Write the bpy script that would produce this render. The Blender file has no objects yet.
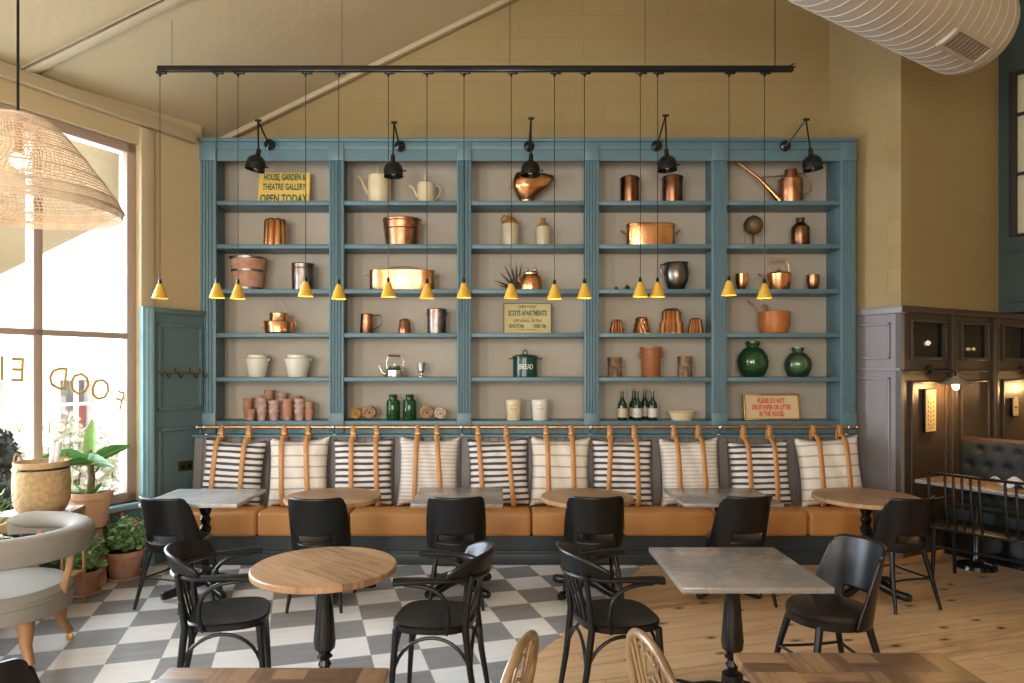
import bpy, bmesh, math, random
from mathutils import Vector, Matrix
random.seed(7)
sc = bpy.context.scene
C = sc.collection
PI = math.pi
R = math.radians
# ------------------------------------------------------------------ camera, world, sun, exposure
F, CX, HY, H = 692.0, 499.0, 366.5, 1.76      # focal length (px), principal point, horizon, eye height (m)
cam = bpy.data.cameras.new('camera'); co = bpy.data.objects.new('camera', cam); C.objects.link(co)
co.location = (0, 0, H); co.rotation_euler = (R(90), 0, 0)
cam.sensor_width = 36; cam.lens = F / 1024 * 36
cam.shift_x = (512 - CX) / 1024; cam.shift_y = (HY - 341.5) / 1024
cam.clip_end = 200
sc.camera = co
sc.view_settings.view_transform = 'Standard'; sc.view_settings.look = 'None'
sc.view_settings.gamma = 1; sc.view_settings.use_curve_mapping = False
sc.view_settings.exposure = 0.6
wd = bpy.data.worlds.new('sky'); sc.world = wd; wd.use_nodes = True
bg = wd.node_tree.nodes['Background']; bg.inputs[0].default_value = (0.86, 0.92, 1.0, 1); bg.inputs[1].default_value = 0.95
def lamp(name, kind, loc, energy, color=(1, 1, 1), **kw):
    l = bpy.data.lights.new(name, kind); l.energy = energy; l.color = color
    o = bpy.data.objects.new(name, l); C.objects.link(o); o.location = loc
    for k, v in kw.items(): setattr(l, k, v)
    return o
sun = lamp('sun', 'SUN', (6, -4, 12), 6.0, (1, 0.96, 0.9), angle=R(1))
sun.rotation_euler = Vector((-0.8, -0.25, -0.5)).to_track_quat('-Z', 'Y').to_euler()
WD = Vector((0.439, 0.898, 0)); WN = Vector((0.898, -0.439, 0))     # left wall direction (away) and inward normal
def wl(y): return -6.125 + 0.489 * y                              # x of the left wall at depth y
def aim(o, d): o.rotation_euler = Vector(d).to_track_quat('-Z', 'Z').to_euler()
for nm, yy, wdt, e in (('daylight_window', 4.95, 2.5, 330), ('daylight_window_near', 1.6, 3.4, 330)):
    a = lamp(nm, 'AREA', (wl(yy) - 0.35, yy, 2.1), e, (0.72, 0.86, 1.0), shape='RECTANGLE', size=wdt, size_y=3.0)
    a.location = (wl(yy) - 0.35 * 0.898, yy + 0.35 * 0.439, 2.1)
    a.rotation_euler = WN.to_track_quat('-Z', 'Z').to_euler()
    m = Matrix.Identity(3); 
    zx = -WN; yx = Vector((0, 0, 1)); xx = yx.cross(zx)
    a.rotation_euler = Matrix((xx, yx, zx)).transposed().to_euler()
for fx, e in ((-4.6, 120), (-2.2, 130), (0.4, 110)):          # added fill lamps, unseen, shining in through openings behind the camera
    a = lamp('daylight_front', 'AREA', (fx, -2.75, 2.4), e, (1.0, 0.93, 0.85), shape='RECTANGLE', size=1.0, size_y=2.8)
    a.rotation_euler = (R(86), 0, 0)

# ------------------------------------------------------------------ materials
def mat(name, base, rough=0.5, metal=0.0, noise=0.0, nscale=8.0, bump=0.0, bscale=40.0, spec=None, col2=None, trans=0.0, emit=None, estr=0.0, alpha=None, coord='Object', coat=0.0):
    m = bpy.data.materials.new(name); m.use_nodes = True
    nt = m.node_tree; b = nt.nodes['Principled BSDF']
    b.inputs['Base Color'].default_value = (*base, 1); b.inputs['Roughness'].default_value = rough
    b.inputs['Metallic'].default_value = metal
    if spec is not None: b.inputs['Specular IOR Level'].default_value = spec
    if trans: b.inputs['Transmission Weight'].default_value = trans
    if coat: b.inputs['Coat Weight'].default_value = coat; b.inputs['Coat Roughness'].default_value = 0.15
    if emit: b.inputs['Emission Color'].default_value = (*emit, 1); b.inputs['Emission Strength'].default_value = estr
    tc = nt.nodes.new('ShaderNodeTexCoord')
    n = nt.nodes.new('ShaderNodeTexNoise'); n.inputs['Scale'].default_value = nscale; n.inputs['Detail'].default_value = 5
    nt.links.new(tc.outputs[coord], n.inputs['Vector'])
    mx = nt.nodes.new('ShaderNodeMix'); mx.data_type = 'RGBA'
    c2 = col2 or tuple(c * (1 - noise) for c in base)
    mx.inputs[6].default_value = (*base, 1); mx.inputs[7].default_value = (*c2, 1)
    rp = nt.nodes.new('ShaderNodeMapRange'); rp.inputs[1].default_value = 0.35; rp.inputs[2].default_value = 0.65
    nt.links.new(n.outputs[0], rp.inputs[0]); nt.links.new(rp.outputs[0], mx.inputs[0]); nt.links.new(mx.outputs[2], b.inputs['Base Color'])
    if bump:
        n2 = nt.nodes.new('ShaderNodeTexNoise'); n2.inputs['Scale'].default_value = bscale; n2.inputs['Detail'].default_value = 4
        nt.links.new(tc.outputs[coord], n2.inputs['Vector'])
        bp = nt.nodes.new('ShaderNodeBump'); bp.inputs['Strength'].default_value = bump; bp.inputs['Distance'].default_value = 0.01
        nt.links.new(n2.outputs[0], bp.inputs['Height']); nt.links.new(bp.outputs[0], b.inputs['Normal'])
    return m
def N(m, t): return m.node_tree.nodes.new(t)
def L(m, a, b): m.node_tree.links.new(a, b)
def bsdf(m): return m.node_tree.nodes['Principled BSDF']
def ramp(m, stops, const=False):
    r = N(m, 'ShaderNodeValToRGB'); cr = r.color_ramp
    if const: cr.interpolation = 'CONSTANT'
    while len(cr.elements) < len(stops): cr.elements.new(0.5)
    for e, (p, c) in zip(cr.elements, stops): e.position = p; e.color = (*c, 1)
    return r
def raw(name, rough=0.5, metal=0.0):
    m = bpy.data.materials.new(name); m.use_nodes = True
    b = bsdf(m); b.inputs['Roughness'].default_value = rough; b.inputs['Metallic'].default_value = metal
    tc = N(m, 'ShaderNodeTexCoord'); mp = N(m, 'ShaderNodeMapping'); L(m, tc.outputs['Object'], mp.inputs[0])
    return m, b, mp

M = {}
M['blue'] = mat('blue_paint', (0.10, 0.185, 0.22), 0.42, noise=0.08, nscale=3, bump=0.05, bscale=60)
M['back'] = mat('shelf_back_paint', (0.46, 0.405, 0.325), 0.6, noise=0.06, nscale=2)
M['panel_l'] = mat('teal_panel_paint', (0.10, 0.16, 0.165), 0.4, noise=0.06, nscale=2)
M['panel_r'] = mat('brown_grey_panel_paint', (0.062, 0.043, 0.027), 0.42, noise=0.08, nscale=3, bump=0.04)
M['panel_pale'] = mat('grey_panel_paint', (0.24, 0.22, 0.22), 0.4, noise=0.05, nscale=3)
M['green_wall'] = mat('dark_green_paint', (0.022, 0.05, 0.048), 0.6, noise=0.1, nscale=3)
M['ceil'] = mat('ceiling_plaster', (0.50, 0.40, 0.24), 0.85, noise=0.05, nscale=2, bump=0.35, bscale=14)
M['beam'] = mat('cream_timber', (0.50, 0.40, 0.25), 0.6, noise=0.05, nscale=5)
M['frame'] = mat('window_frame_paint', (0.42, 0.31, 0.25), 0.5, noise=0.05)
M['black'] = mat('black_paint', (0.006, 0.007, 0.007), 0.2, noise=0.2, nscale=6)
M['blackm'] = mat('black_metal', (0.01, 0.01, 0.01), 0.28, metal=0.3)
M['chair'] = mat('black_stained_wood', (0.006, 0.006, 0.006), 0.33, noise=0.35, nscale=7, spec=0.38)
M['seatpad'] = mat('dark_brown_leather', (0.018, 0.012, 0.009), 0.36, noise=0.2, nscale=5, bump=0.05, bscale=90)
M['copper'] = mat('copper', (0.92, 0.45, 0.20), 0.27, metal=1, noise=0.22, nscale=9, bump=0.12, bscale=26)
M['oldcopper'] = mat('aged_copper', (0.60, 0.28, 0.14), 0.34, metal=1, col2=(0.32, 0.15, 0.085), nscale=12, bump=0.08, bscale=30)
M['darkcopper'] = mat('dark_copper', (0.28, 0.13, 0.07), 0.3, metal=1, col2=(0.12, 0.06, 0.04), nscale=10, bump=0.06)
M['brass'] = mat('brass', (0.65, 0.42, 0.16), 0.3, metal=1, noise=0.2)
M['tin'] = mat('tarnished_tin', (0.34, 0.31, 0.29), 0.35, metal=1, col2=(0.20, 0.14, 0.11), nscale=10, bump=0.05)
M['pewter'] = mat('pewter', (0.20, 0.18, 0.16), 0.28, metal=1, noise=0.3)
M['silver'] = mat('aluminium', (0.72, 0.70, 0.67), 0.3, metal=1, noise=0.15)
M['cream'] = mat('cream_enamel', (0.68, 0.56, 0.36), 0.35, noise=0.06, nscale=5)
M['white'] = mat('white_glaze', (0.72, 0.68, 0.58), 0.25, noise=0.06, nscale=6)
M['stone'] = mat('stoneware', (0.55, 0.46, 0.31), 0.3, noise=0.1, nscale=12)
M['stonetop'] = mat('brown_glaze', (0.36, 0.18, 0.055), 0.22, noise=0.15, nscale=12)
M['terra'] = mat('terracotta', (0.45, 0.19, 0.10), 0.8, col2=(0.50, 0.30, 0.22), nscale=14, bump=0.1)
M['terra2'] = mat('weathered_terracotta', (0.42, 0.21, 0.14), 0.85, col2=(0.52, 0.42, 0.36), nscale=22, bump=0.1)
M['terrabig'] = mat('pale_terracotta', (0.56, 0.30, 0.17), 0.8, col2=(0.62, 0.38, 0.24), nscale=6, bump=0.06)
M['soil'] = mat('soil', (0.03, 0.02, 0.012), 0.95, bump=0.6, bscale=60)
M['orange_glaze'] = mat('orange_glaze', (0.50, 0.17, 0.045), 0.25, noise=0.2, nscale=8)
M['brown_glaze'] = mat('chestnut_glaze', (0.32, 0.12, 0.045), 0.2, noise=0.15, nscale=6)
M['greenen'] = mat('dark_green_enamel', (0.012, 0.055, 0.04), 0.2, noise=0.1)
M['yellow'] = mat('yellow_enamel', (0.62, 0.36, 0.04), 0.45, noise=0.05)
M['wood'] = mat('light_wood', (0.50, 0.28, 0.12), 0.5, noise=0.25, nscale=9)
M['darkwood'] = mat('dark_wood', (0.10, 0.04, 0.02), 0.45, noise=0.3)
M['oakleg'] = mat('honey_oak', (0.36, 0.18, 0.075), 0.4, noise=0.2, nscale=6)
M['hoop'] = mat('pale_worn_elm', (0.26, 0.17, 0.085), 0.3, col2=(0.13, 0.07, 0.028), nscale=6, coat=0.2)
M['tan'] = mat('tan_leather_strap', (0.52, 0.24, 0.075), 0.5, noise=0.25, nscale=9, bump=0.06)
M['leather'] = mat('tan_seat_leather', (0.50, 0.225, 0.065), 0.42, noise=0.10, nscale=3, bump=0.05, bscale=120)
M['greyfab'] = mat('grey_upholstery', (0.24, 0.215, 0.18), 0.9, noise=0.08, nscale=5, bump=0.15, bscale=220)
M['tuft'] = mat('charcoal_upholstery', (0.008, 0.012, 0.012), 0.7, noise=0.2, nscale=5)
M['duct'] = mat('white_painted_duct', (0.50, 0.42, 0.33), 0.5, noise=0.05, nscale=4)
M['basket'] = mat('seagrass', (0.50, 0.34, 0.17), 0.85, col2=(0.38, 0.24, 0.11), nscale=30, bump=0.5, bscale=60)
M['paper'] = mat('rolled_paper', (0.66, 0.64, 0.62), 0.7, col2=(0.45, 0.44, 0.44), nscale=18)
M['leaf'] = mat('green_leaf', (0.11, 0.30, 0.06), 0.45, col2=(0.06, 0.19, 0.05), nscale=7)
M['leaflight'] = mat('light_green_leaf', (0.25, 0.45, 0.10), 0.5, noise=0.3, nscale=7)
M['leafpale'] = mat('geranium_leaf', (0.24, 0.42, 0.16), 0.6, noise=0.4, nscale=15)
M['petal'] = mat('red_petal', (0.65, 0.10, 0.10), 0.6)
M['stem'] = mat('brown_stem', (0.18, 0.12, 0.06), 0.8, noise=0.3, nscale=20)
M['darkleaf'] = mat('black_green_leaf', (0.012, 0.018, 0.014), 0.6)
M['bark'] = mat('bark', (0.30, 0.19, 0.11), 0.9, col2=(0.10, 0.06, 0.035), nscale=22, bump=0.8, bscale=30)
M['cork'] = mat('cork', (0.55, 0.30, 0.10), 0.7, noise=0.2)
M['label'] = mat('bottle_label', (0.62, 0.52, 0.36), 0.7, noise=0.15, nscale=30)
M['labelw'] = mat('pale_bottle_label', (0.60, 0.55, 0.52), 0.7, noise=0.15, nscale=30)
M['bottle'] = mat('dark_green_glass', (0.006, 0.03, 0.012), 0.08, noise=0.1)
M['jargreen'] = mat('olive_green_glass', (0.010, 0.055, 0.014), 0.08, noise=0.1)
M['fossil'] = mat('coiled_rope', (0.40, 0.25, 0.12), 0.85, col2=(0.22, 0.13, 0.07), nscale=20, bump=0.4)
M['fossily'] = mat('yellow_rope', (0.52, 0.31, 0.08), 0.85, col2=(0.30, 0.17, 0.05), nscale=20, bump=0.4)
M['fossilw'] = mat('pale_rope', (0.55, 0.44, 0.31), 0.85, col2=(0.38, 0.28, 0.18), nscale=20, bump=0.4)
M['signy'] = mat('yellow_sign_face', (0.85, 0.58, 0.15), 0.6, noise=0.08)
M['signc'] = mat('cream_sign_face', (0.60, 0.47, 0.22), 0.6, noise=0.08)
M['signp'] = mat('pale_sign_face', (0.64, 0.50, 0.30), 0.6, noise=0.06)
M['ink'] = mat('green_ink', (0.03, 0.13, 0.06), 0.6)
M['inkr'] = mat('red_ink', (0.60, 0.07, 0.025), 0.6)
M['inkw'] = mat('white_ink', (0.75, 0.72, 0.65), 0.5)
M['inkd'] = mat('dark_ink', (0.08, 0.06, 0.045), 0.6)
M['gold'] = mat('gold_leaf_lettering', (0.55, 0.36, 0.10), 0.45, noise=0.1)
M['globe'] = mat('antique_globe_paper', (0.16, 0.10, 0.04), 0.5, col2=(0.05, 0.035, 0.02), nscale=7)
M['fan'] = mat('dark_dried_leaf', (0.03, 0.024, 0.016), 0.7)
M['printp'] = mat('print_paper', (0.66, 0.50, 0.26), 0.7, noise=0.06)
M['linen'] = mat('white_linen', (0.65, 0.62, 0.58), 0.9, noise=0.1)
M['plain'] = mat('white_render', (0.86, 0.85, 0.83), 0.9)
M['pave'] = mat('pale_pavement', (0.62, 0.58, 0.53), 0.9, noise=0.15, nscale=4)
M['shopdark'] = mat('shopfront_dark', (0.18, 0.22, 0.22), 0.4, col2=(0.42, 0.36, 0.33), nscale=2.5)
M['shopred'] = mat('shopfront_red', (0.5, 0.12, 0.1), 0.6)
M['blossom'] = mat('pale_blossom', (0.88, 0.76, 0.74), 0.8, col2=(0.62, 0.72, 0.5), nscale=20)
M['spoon'] = mat('wooden_spoon', (0.45, 0.22, 0.08), 0.5, noise=0.15)
M['bulb'] = mat('warm_bulb', (1, 0.8, 0.5), 0.4, emit=(1.0, 0.62, 0.25), estr=14)
M['bulbsoft'] = mat('soft_bulb', (1, 0.8, 0.5), 0.4, emit=(1.0, 0.62, 0.3), estr=5)
M['bulbwhite'] = mat('white_bulb', (1, 0.9, 0.8), 0.4, emit=(1.0, 0.8, 0.5), estr=4)
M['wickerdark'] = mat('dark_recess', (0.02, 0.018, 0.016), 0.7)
M['greyshade'] = mat('grey_enamel_shade', (0.34, 0.30, 0.24), 0.4, noise=0.1)
M['bulbhot'] = mat('bright_small_bulb', (1, .9, .8), 0.4, emit=(1.0, 0.78, 0.5), estr=30)
M['grille'] = mat('grey_grille_paint', (0.24, 0.20, 0.15), 0.6)
M['socket'] = mat('antique_brass_plate', (0.10, 0.075, 0.04), 0.4, metal=0.8)
def glassy(name, tint, refl=1.0, body=0.0):
    m = bpy.data.materials.new(name); m.use_nodes = True; nt = m.node_tree
    for n in list(nt.nodes): nt.nodes.remove(n)
    o = nt.nodes.new('ShaderNodeOutputMaterial'); t = nt.nodes.new('ShaderNodeBsdfTransparent'); t.inputs[0].default_value = (*tint, 1)
    g = nt.nodes.new('ShaderNodeBsdfGlossy'); g.inputs['Roughness'].default_value = 0.03
    f = nt.nodes.new('ShaderNodeFresnel'); f.inputs[0].default_value = 1.5
    mx = nt.nodes.new('ShaderNodeMixShader'); ml = nt.nodes.new('ShaderNodeMath'); ml.operation = 'MULTIPLY'; ml.inputs[1].default_value = refl
    nt.links.new(f.outputs[0], ml.inputs[0]); nt.links.new(ml.outputs[0], mx.inputs[0])
    nt.links.new(t.outputs[0], mx.inputs[1]); nt.links.new(g.outputs[0], mx.inputs[2])
    last = mx.outputs[0]
    if body:
        d = nt.nodes.new('ShaderNodeBsdfDiffuse'); d.inputs[0].default_value = (*[c * .4 for c in tint], 1)
        m2 = nt.nodes.new('ShaderNodeMixShader'); m2.inputs[0].default_value = body
        nt.links.new(last, m2.inputs[1]); nt.links.new(d.outputs[0], m2.inputs[2]); last = m2.outputs[0]
    nt.links.new(last, o.inputs[0])
    return m
M['glass'] = glassy('window_glass', (1, 1, 1), 0.7)
M['greenglass'] = glassy('green_demijohn_glass', (0.34, 0.74, 0.44), 1.8, 0.10)
M['greenglass2'] = glassy('pale_green_demijohn_glass', (0.62, 0.86, 0.62), 1.8, 0.08)
M['darkglass'] = glassy('dark_partition_glass', (0.22, 0.22, 0.22), 0.7)

# painted blockwork (own coordinates: x along the wall, z up)
def blockwork(name, c1, c2):
    m, b, mp = raw(name, 0.75)
    mp.inputs['Rotation'].default_value = (R(90), 0, 0)
    br = N(m, 'ShaderNodeTexBrick'); L(m, mp.outputs[0], br.inputs[0])
    br.inputs['Color1'].default_value = (*c1, 1); br.inputs['Color2'].default_value = (*c2, 1)
    br.inputs['Mortar'].default_value = (*[c * 0.95 for c in c1], 1)
    br.inputs['Scale'].default_value = 1.0; br.inputs['Brick Width'].default_value = 0.43; br.inputs['Row Height'].default_value = 0.222
    br.inputs['Mortar Size'].default_value = 0.005; br.inputs['Mortar Smooth'].default_value = 0.6
    L(m, br.outputs[0], b.inputs['Base Color'])
    n = N(m, 'ShaderNodeTexNoise'); n.inputs['Scale'].default_value = 35; L(m, mp.outputs[0], n.inputs[0])
    s = N(m, 'ShaderNodeMath'); s.operation = 'MULTIPLY_ADD'; L(m, br.outputs[1], s.inputs[0]); s.inputs[1].default_value = -1.5; L(m, n.outputs[0], s.inputs[2])
    bp = N(m, 'ShaderNodeBump'); bp.inputs['Strength'].default_value = 0.35; bp.inputs['Distance'].default_value = 0.01
    L(m, s.outputs[0], bp.inputs['Height']); L(m, bp.outputs[0], b.inputs['Normal'])
    return m
M['wall'] = blockwork('painted_blockwork', (0.32, 0.238, 0.105), (0.335, 0.248, 0.11))
M['wallp'] = mat('painted_plaster', (0.52, 0.40, 0.22), 0.75, noise=0.04, nscale=2, bump=0.08, bscale=30)

# floor: stone checker on one side, boards on the other
TH = 0.282
def floor_mats():
    m, b, mp = raw('checkered_stone_tiles', 0.42)
    ck = N(m, 'ShaderNodeTexChecker'); ck.inputs['Scale'].default_value = 1 / 0.3052; L(m, mp.outputs[0], ck.inputs[0])
    nz = N(m, 'ShaderNodeTexNoise'); nz.inputs['Scale'].default_value = 3.0; nz.inputs['Detail'].default_value = 8; nz.inputs['Roughness'].default_value = 0.65
    st = N(m, 'ShaderNodeMapping'); st.inputs['Scale'].default_value = (1, 5, 1); L(m, mp.outputs[0], st.inputs[0]); L(m, st.outputs[0], nz.inputs[0])
    r1 = ramp(m, [(0.3, (0.80, 0.79, 0.765)), (0.7, (0.70, 0.69, 0.665))]); r2 = ramp(m, [(0.3, (0.29, 0.29, 0.29)), (0.7, (0.215, 0.217, 0.218))])
    L(m, nz.outputs[0], r1.inputs[0]); L(m, nz.outputs[0], r2.inputs[0])
    mx = N(m, 'ShaderNodeMix'); mx.data_type = 'RGBA'; L(m, ck.outputs[1], mx.inputs[0]); L(m, r1.outputs[0], mx.inputs[6]); L(m, r2.outputs[0], mx.inputs[7])
    gr = N(m, 'ShaderNodeTexBrick'); gr.offset = 0; gr.inputs['Scale'].default_value = 1 / 0.3052; gr.inputs['Brick Width'].default_value = 1; gr.inputs['Row Height'].default_value = 1
    gr.inputs['Mortar Size'].default_value = 0.008; gr.inputs['Color1'].default_value = gr.inputs['Color2'].default_value = (0, 0, 0, 1); gr.inputs['Mortar'].default_value = (1, 1, 1, 1)
    L(m, mp.outputs[0], gr.inputs[0])
    m2 = N(m, 'ShaderNodeMix'); m2.data_type = 'RGBA'; L(m, gr.outputs[0], m2.inputs[0]); L(m, mx.outputs[2], m2.inputs[6]); m2.inputs[7].default_value = (0.36, 0.34, 0.31, 1)
    L(m, m2.outputs[2], b.inputs['Base Color'])
    M['tiles'] = m
    m, b, mp = raw('knotty_oak_boards', 0.42)
    br = N(m, 'ShaderNodeTexBrick'); L(m, mp.outputs[0], br.inputs[0]); br.offset = 0.37
    br.inputs['Scale'].default_value = 1; br.inputs['Brick Width'].default_value = 2.3; br.inputs['Row Height'].default_value = 0.185; br.inputs['Mortar Size'].default_value = 0.0018
    br.inputs['Color1'].default_value = (0, 0, 0, 1); br.inputs['Color2'].default_value = (1, 1, 1, 1); br.inputs['Mortar'].default_value = (0.5, 0.5, 0.5, 1)
    ms = N(m, 'ShaderNodeMapping'); ms.inputs['Scale'].default_value = (0.9, 7, 1); L(m, mp.outputs[0], ms.inputs[0])
    n1 = N(m, 'ShaderNodeTexNoise'); n1.inputs['Scale'].default_value = 2.2; n1.inputs['Detail'].default_value = 8; n1.inputs['Roughness'].default_value = 0.6; L(m, ms.outputs[0], n1.inputs[0])
    ad = N(m, 'ShaderNodeMath'); ad.operation = 'MULTIPLY_ADD'; L(m, br.outputs[0], ad.inputs[0]); ad.inputs[1].default_value = 0.22; L(m, n1.outputs[0], ad.inputs[2])
    rp = ramp(m, [(0.28, (0.20, 0.10, 0.04)), (0.44, (0.46, 0.28, 0.135)), (0.62, (0.60, 0.39, 0.21)), (0.85, (0.68, 0.47, 0.27))]); L(m, ad.outputs[0], rp.inputs[0])
    kt = N(m, 'ShaderNodeTexVoronoi'); kt.voronoi_dimensions = '2D'; km = N(m, 'ShaderNodeMapping'); km.inputs['Scale'].default_value = (1.5, 3.0, 1); L(m, mp.outputs[0], km.inputs[0]); L(m, km.outputs[0], kt.inputs[0]); kt.inputs['Scale'].default_value = 1.2
    kr = N(m, 'ShaderNodeMapRange'); kr.inputs[1].default_value = 0.02; kr.inputs[2].default_value = 0.10; L(m, kt.outputs[0], kr.inputs[0])
    mx = N(m, 'ShaderNodeMix'); mx.data_type = 'RGBA'; L(m, kr.outputs[0], mx.inputs[0]); mx.inputs[6].default_value = (0.05, 0.025, 0.012, 1); L(m, rp.outputs[0], mx.inputs[7])
    m2 = N(m, 'ShaderNodeMix'); m2.data_type = 'RGBA'; L(m, br.outputs[1], m2.inputs[0]); L(m, mx.outputs[2], m2.inputs[6]); m2.inputs[7].default_value = (0.10, 0.055, 0.03, 1)
    L(m, m2.outputs[2], b.inputs['Base Color'])
    M['boards'] = m
floor_mats()
def plank_mat(name, w, cols, rough=0.4, gscale=9):
    m, b, mp = raw(name, rough)
    br = N(m, 'ShaderNodeTexBrick'); L(m, mp.outputs[0], br.inputs[0]); br.offset = 0.4
    br.inputs['Scale'].default_value = 1; br.inputs['Brick Width'].default_value = 5; br.inputs['Row Height'].default_value = w; br.inputs['Mortar Size'].default_value = 0.0008
    br.inputs['Color1'].default_value = (0, 0, 0, 1); br.inputs['Color2'].default_value = (1, 1, 1, 1); br.inputs['Mortar'].default_value = (0.3, 0.3, 0.3, 1)
    ms = N(m, 'ShaderNodeMapping'); ms.inputs['Scale'].default_value = (1.2, gscale, 1); L(m, mp.outputs[0], ms.inputs[0])
    n1 = N(m, 'ShaderNodeTexNoise'); n1.inputs['Scale'].default_value = 4; n1.inputs['Detail'].default_value = 7; L(m, ms.outputs[0], n1.inputs[0])
    ad = N(m, 'ShaderNodeMath'); ad.operation = 'MULTIPLY_ADD'; L(m, br.outputs[0], ad.inputs[0]); ad.inputs[1].default_value = 0.35; L(m, n1.outputs[0], ad.inputs[2])
    rp = ramp(m, [(0.35, cols[0]), (0.6, cols[1]), (0.95, cols[2])]); L(m, ad.outputs[0], rp.inputs[0]); L(m, rp.outputs[0], b.inputs['Base Color'])
    return m, mp
M['tabletop'], _mp = plank_mat('oak_table_planks', 0.13, [(0.11, 0.055, 0.025), (0.29, 0.165, 0.078), (0.40, 0.24, 0.12)]); _mp.inputs['Rotation'].default_value = (0, 0, R(62))
# parquet table: plank colours shuffled in blocks
def parquet():
    m, b, mp = raw('parquet_table_blocks', 0.35)
    outs = []
    for rot in (0, 90):
        mr = N(m, 'ShaderNodeMapping'); mr.inputs['Rotation'].default_value = (0, 0, R(rot)); L(m, mp.outputs[0], mr.inputs[0])
        br = N(m, 'ShaderNodeTexBrick'); L(m, mr.outputs[0], br.inputs[0]); br.offset = 0.5
        br.inputs['Scale'].default_value = 1; br.inputs['Brick Width'].default_value = 0.21; br.inputs['Row Height'].default_value = 0.07; br.inputs['Mortar Size'].default_value = 0.0008
        br.inputs['Color1'].default_value = (0, 0, 0, 1); br.inputs['Color2'].default_value = (1, 1, 1, 1); br.inputs['Mortar'].default_value = (0.2, 0.2, 0.2, 1)
        ms = N(m, 'ShaderNodeMapping'); ms.inputs['Scale'].default_value = (3, 22, 1); L(m, mr.outputs[0], ms.inputs[0])
        n1 = N(m, 'ShaderNodeTexNoise'); n1.inputs['Scale'].default_value = 3; n1.inputs['Detail'].default_value = 6; L(m, ms.outputs[0], n1.inputs[0])
        ad = N(m, 'ShaderNodeMath'); ad.operation = 'MULTIPLY_ADD'; L(m, br.outputs[0], ad.inputs[0]); ad.inputs[1].default_value = 0.6; L(m, n1.outputs[0], ad.inputs[2]); outs.append(ad)
    ck = N(m, 'ShaderNodeTexChecker'); ck.inputs['Scale'].default_value = 1 / .21; L(m, mp.outputs[0], ck.inputs[0])
    mx = N(m, 'ShaderNodeMix'); L(m, ck.outputs[1], mx.inputs[0]); L(m, outs[0].outputs[0], mx.inputs[2]); L(m, outs[1].outputs[0], mx.inputs[3])
    rp = ramp(m, [(0.3, (0.045, 0.022, 0.013)), (0.55, (0.115, 0.055, 0.025)), (0.8, (0.20, 0.105, 0.045)), (1.0, (0.27, 0.15, 0.068))]); L(m, mx.outputs[0], rp.inputs[0]); L(m, rp.outputs[0], b.inputs['Base Color'])
    return m
M['parquet'] = parquet()
def marble(name, base, vein, fleck):
    m, b, mp = raw(name, 0.22)
    n = N(m, 'ShaderNodeTexNoise'); n.inputs['Scale'].default_value = 7; n.inputs['Detail'].default_value = 10; n.inputs['Distortion'].default_value = 1.0; L(m, mp.outputs[0], n.inputs[0])
    r = ramp(m, [(0.35, base), (0.5, vein), (0.62, base)]); L(m, n.outputs[0], r.inputs[0])
    v = N(m, 'ShaderNodeTexVoronoi'); v.inputs['Scale'].default_value = 55; L(m, mp.outputs[0], v.inputs[0])
    k = N(m, 'ShaderNodeMapRange'); k.inputs[1].default_value = 0.05; k.inputs[2].default_value = 0.22; k.inputs[3].default_value = 1; k.inputs[4].default_value = 0; L(m, v.outputs[0], k.inputs[0])
    mx = N(m, 'ShaderNodeMix'); mx.data_type = 'RGBA'; L(m, k.outputs[0], mx.inputs[0]); L(m, r.outputs[0], mx.inputs[6]); mx.inputs[7].default_value = (*fleck, 1)
    L(m, mx.outputs[2], b.inputs['Base Color'])
    return m
M['marble'] = marble('grey_stone_top', (0.25, 0.22, 0.20), (0.20, 0.175, 0.155), (0.36, 0.33, 0.30))
M['marblew'] = marble('pale_stone_top', (0.42, 0.42, 0.41), (0.34, 0.34, 0.335), (0.52, 0.51, 0.50))
def stripes(name, period, duty, ink, ground, ink2=None, soft=0.04):
    m, b, mp = raw(name, 0.9)
    s = N(m, 'ShaderNodeSeparateXYZ'); L(m, mp.outputs[0], s.inputs[0])
    n = N(m, 'ShaderNodeTexNoise'); n.inputs['Scale'].default_value = 4; L(m, mp.outputs[0], n.inputs[0])
    w = N(m, 'ShaderNodeMath'); w.operation = 'MULTIPLY_ADD'; L(m, n.outputs[0], w.inputs[0]); w.inputs[1].default_value = 0.02; L(m, s.outputs[2], w.inputs[2])
    d = N(m, 'ShaderNodeMath'); d.operation = 'DIVIDE'; L(m, w.outputs[0], d.inputs[0]); d.inputs[1].default_value = period
    f = N(m, 'ShaderNodeMath'); f.operation = 'FRACT'; L(m, d.outputs[0], f.inputs[0])
    st = [(0.0, ground), (0.5 - duty / 2 - soft, ground), (0.5 - duty / 2, ink), (0.5 + duty / 2, ink2 or ink), (0.5 + duty / 2 + soft, ground)]
    r = ramp(m, st); L(m, f.outputs[0], r.inputs[0]); L(m, r.outputs[0], b.inputs['Base Color'])
    n2 = N(m, 'ShaderNodeTexNoise'); n2.inputs['Scale'].default_value = 160; L(m, mp.outputs[0], n2.inputs[0])
    n3 = N(m, 'ShaderNodeTexNoise'); n3.inputs['Scale'].default_value = 6; L(m, mp.outputs[0], n3.inputs[0])
    a = N(m, 'ShaderNodeMath'); a.operation = 'MULTIPLY_ADD'; L(m, n3.outputs[0], a.inputs[0]); a.inputs[1].default_value = 4.0; L(m, n2.outputs[0], a.inputs[2])
    bp = N(m, 'ShaderNodeBump'); bp.inputs['Strength'].default_value = 0.5; bp.inputs['Distance'].default_value = 0.008; L(m, a.outputs[0], bp.inputs['Height']); L(m, bp.outputs[0], b.inputs['Normal'])
    return m
M['navy'] = stripes('navy_striped_ticking', 0.055, 0.40, (0.05, 0.06, 0.11), (0.70, 0.64, 0.54))
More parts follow.
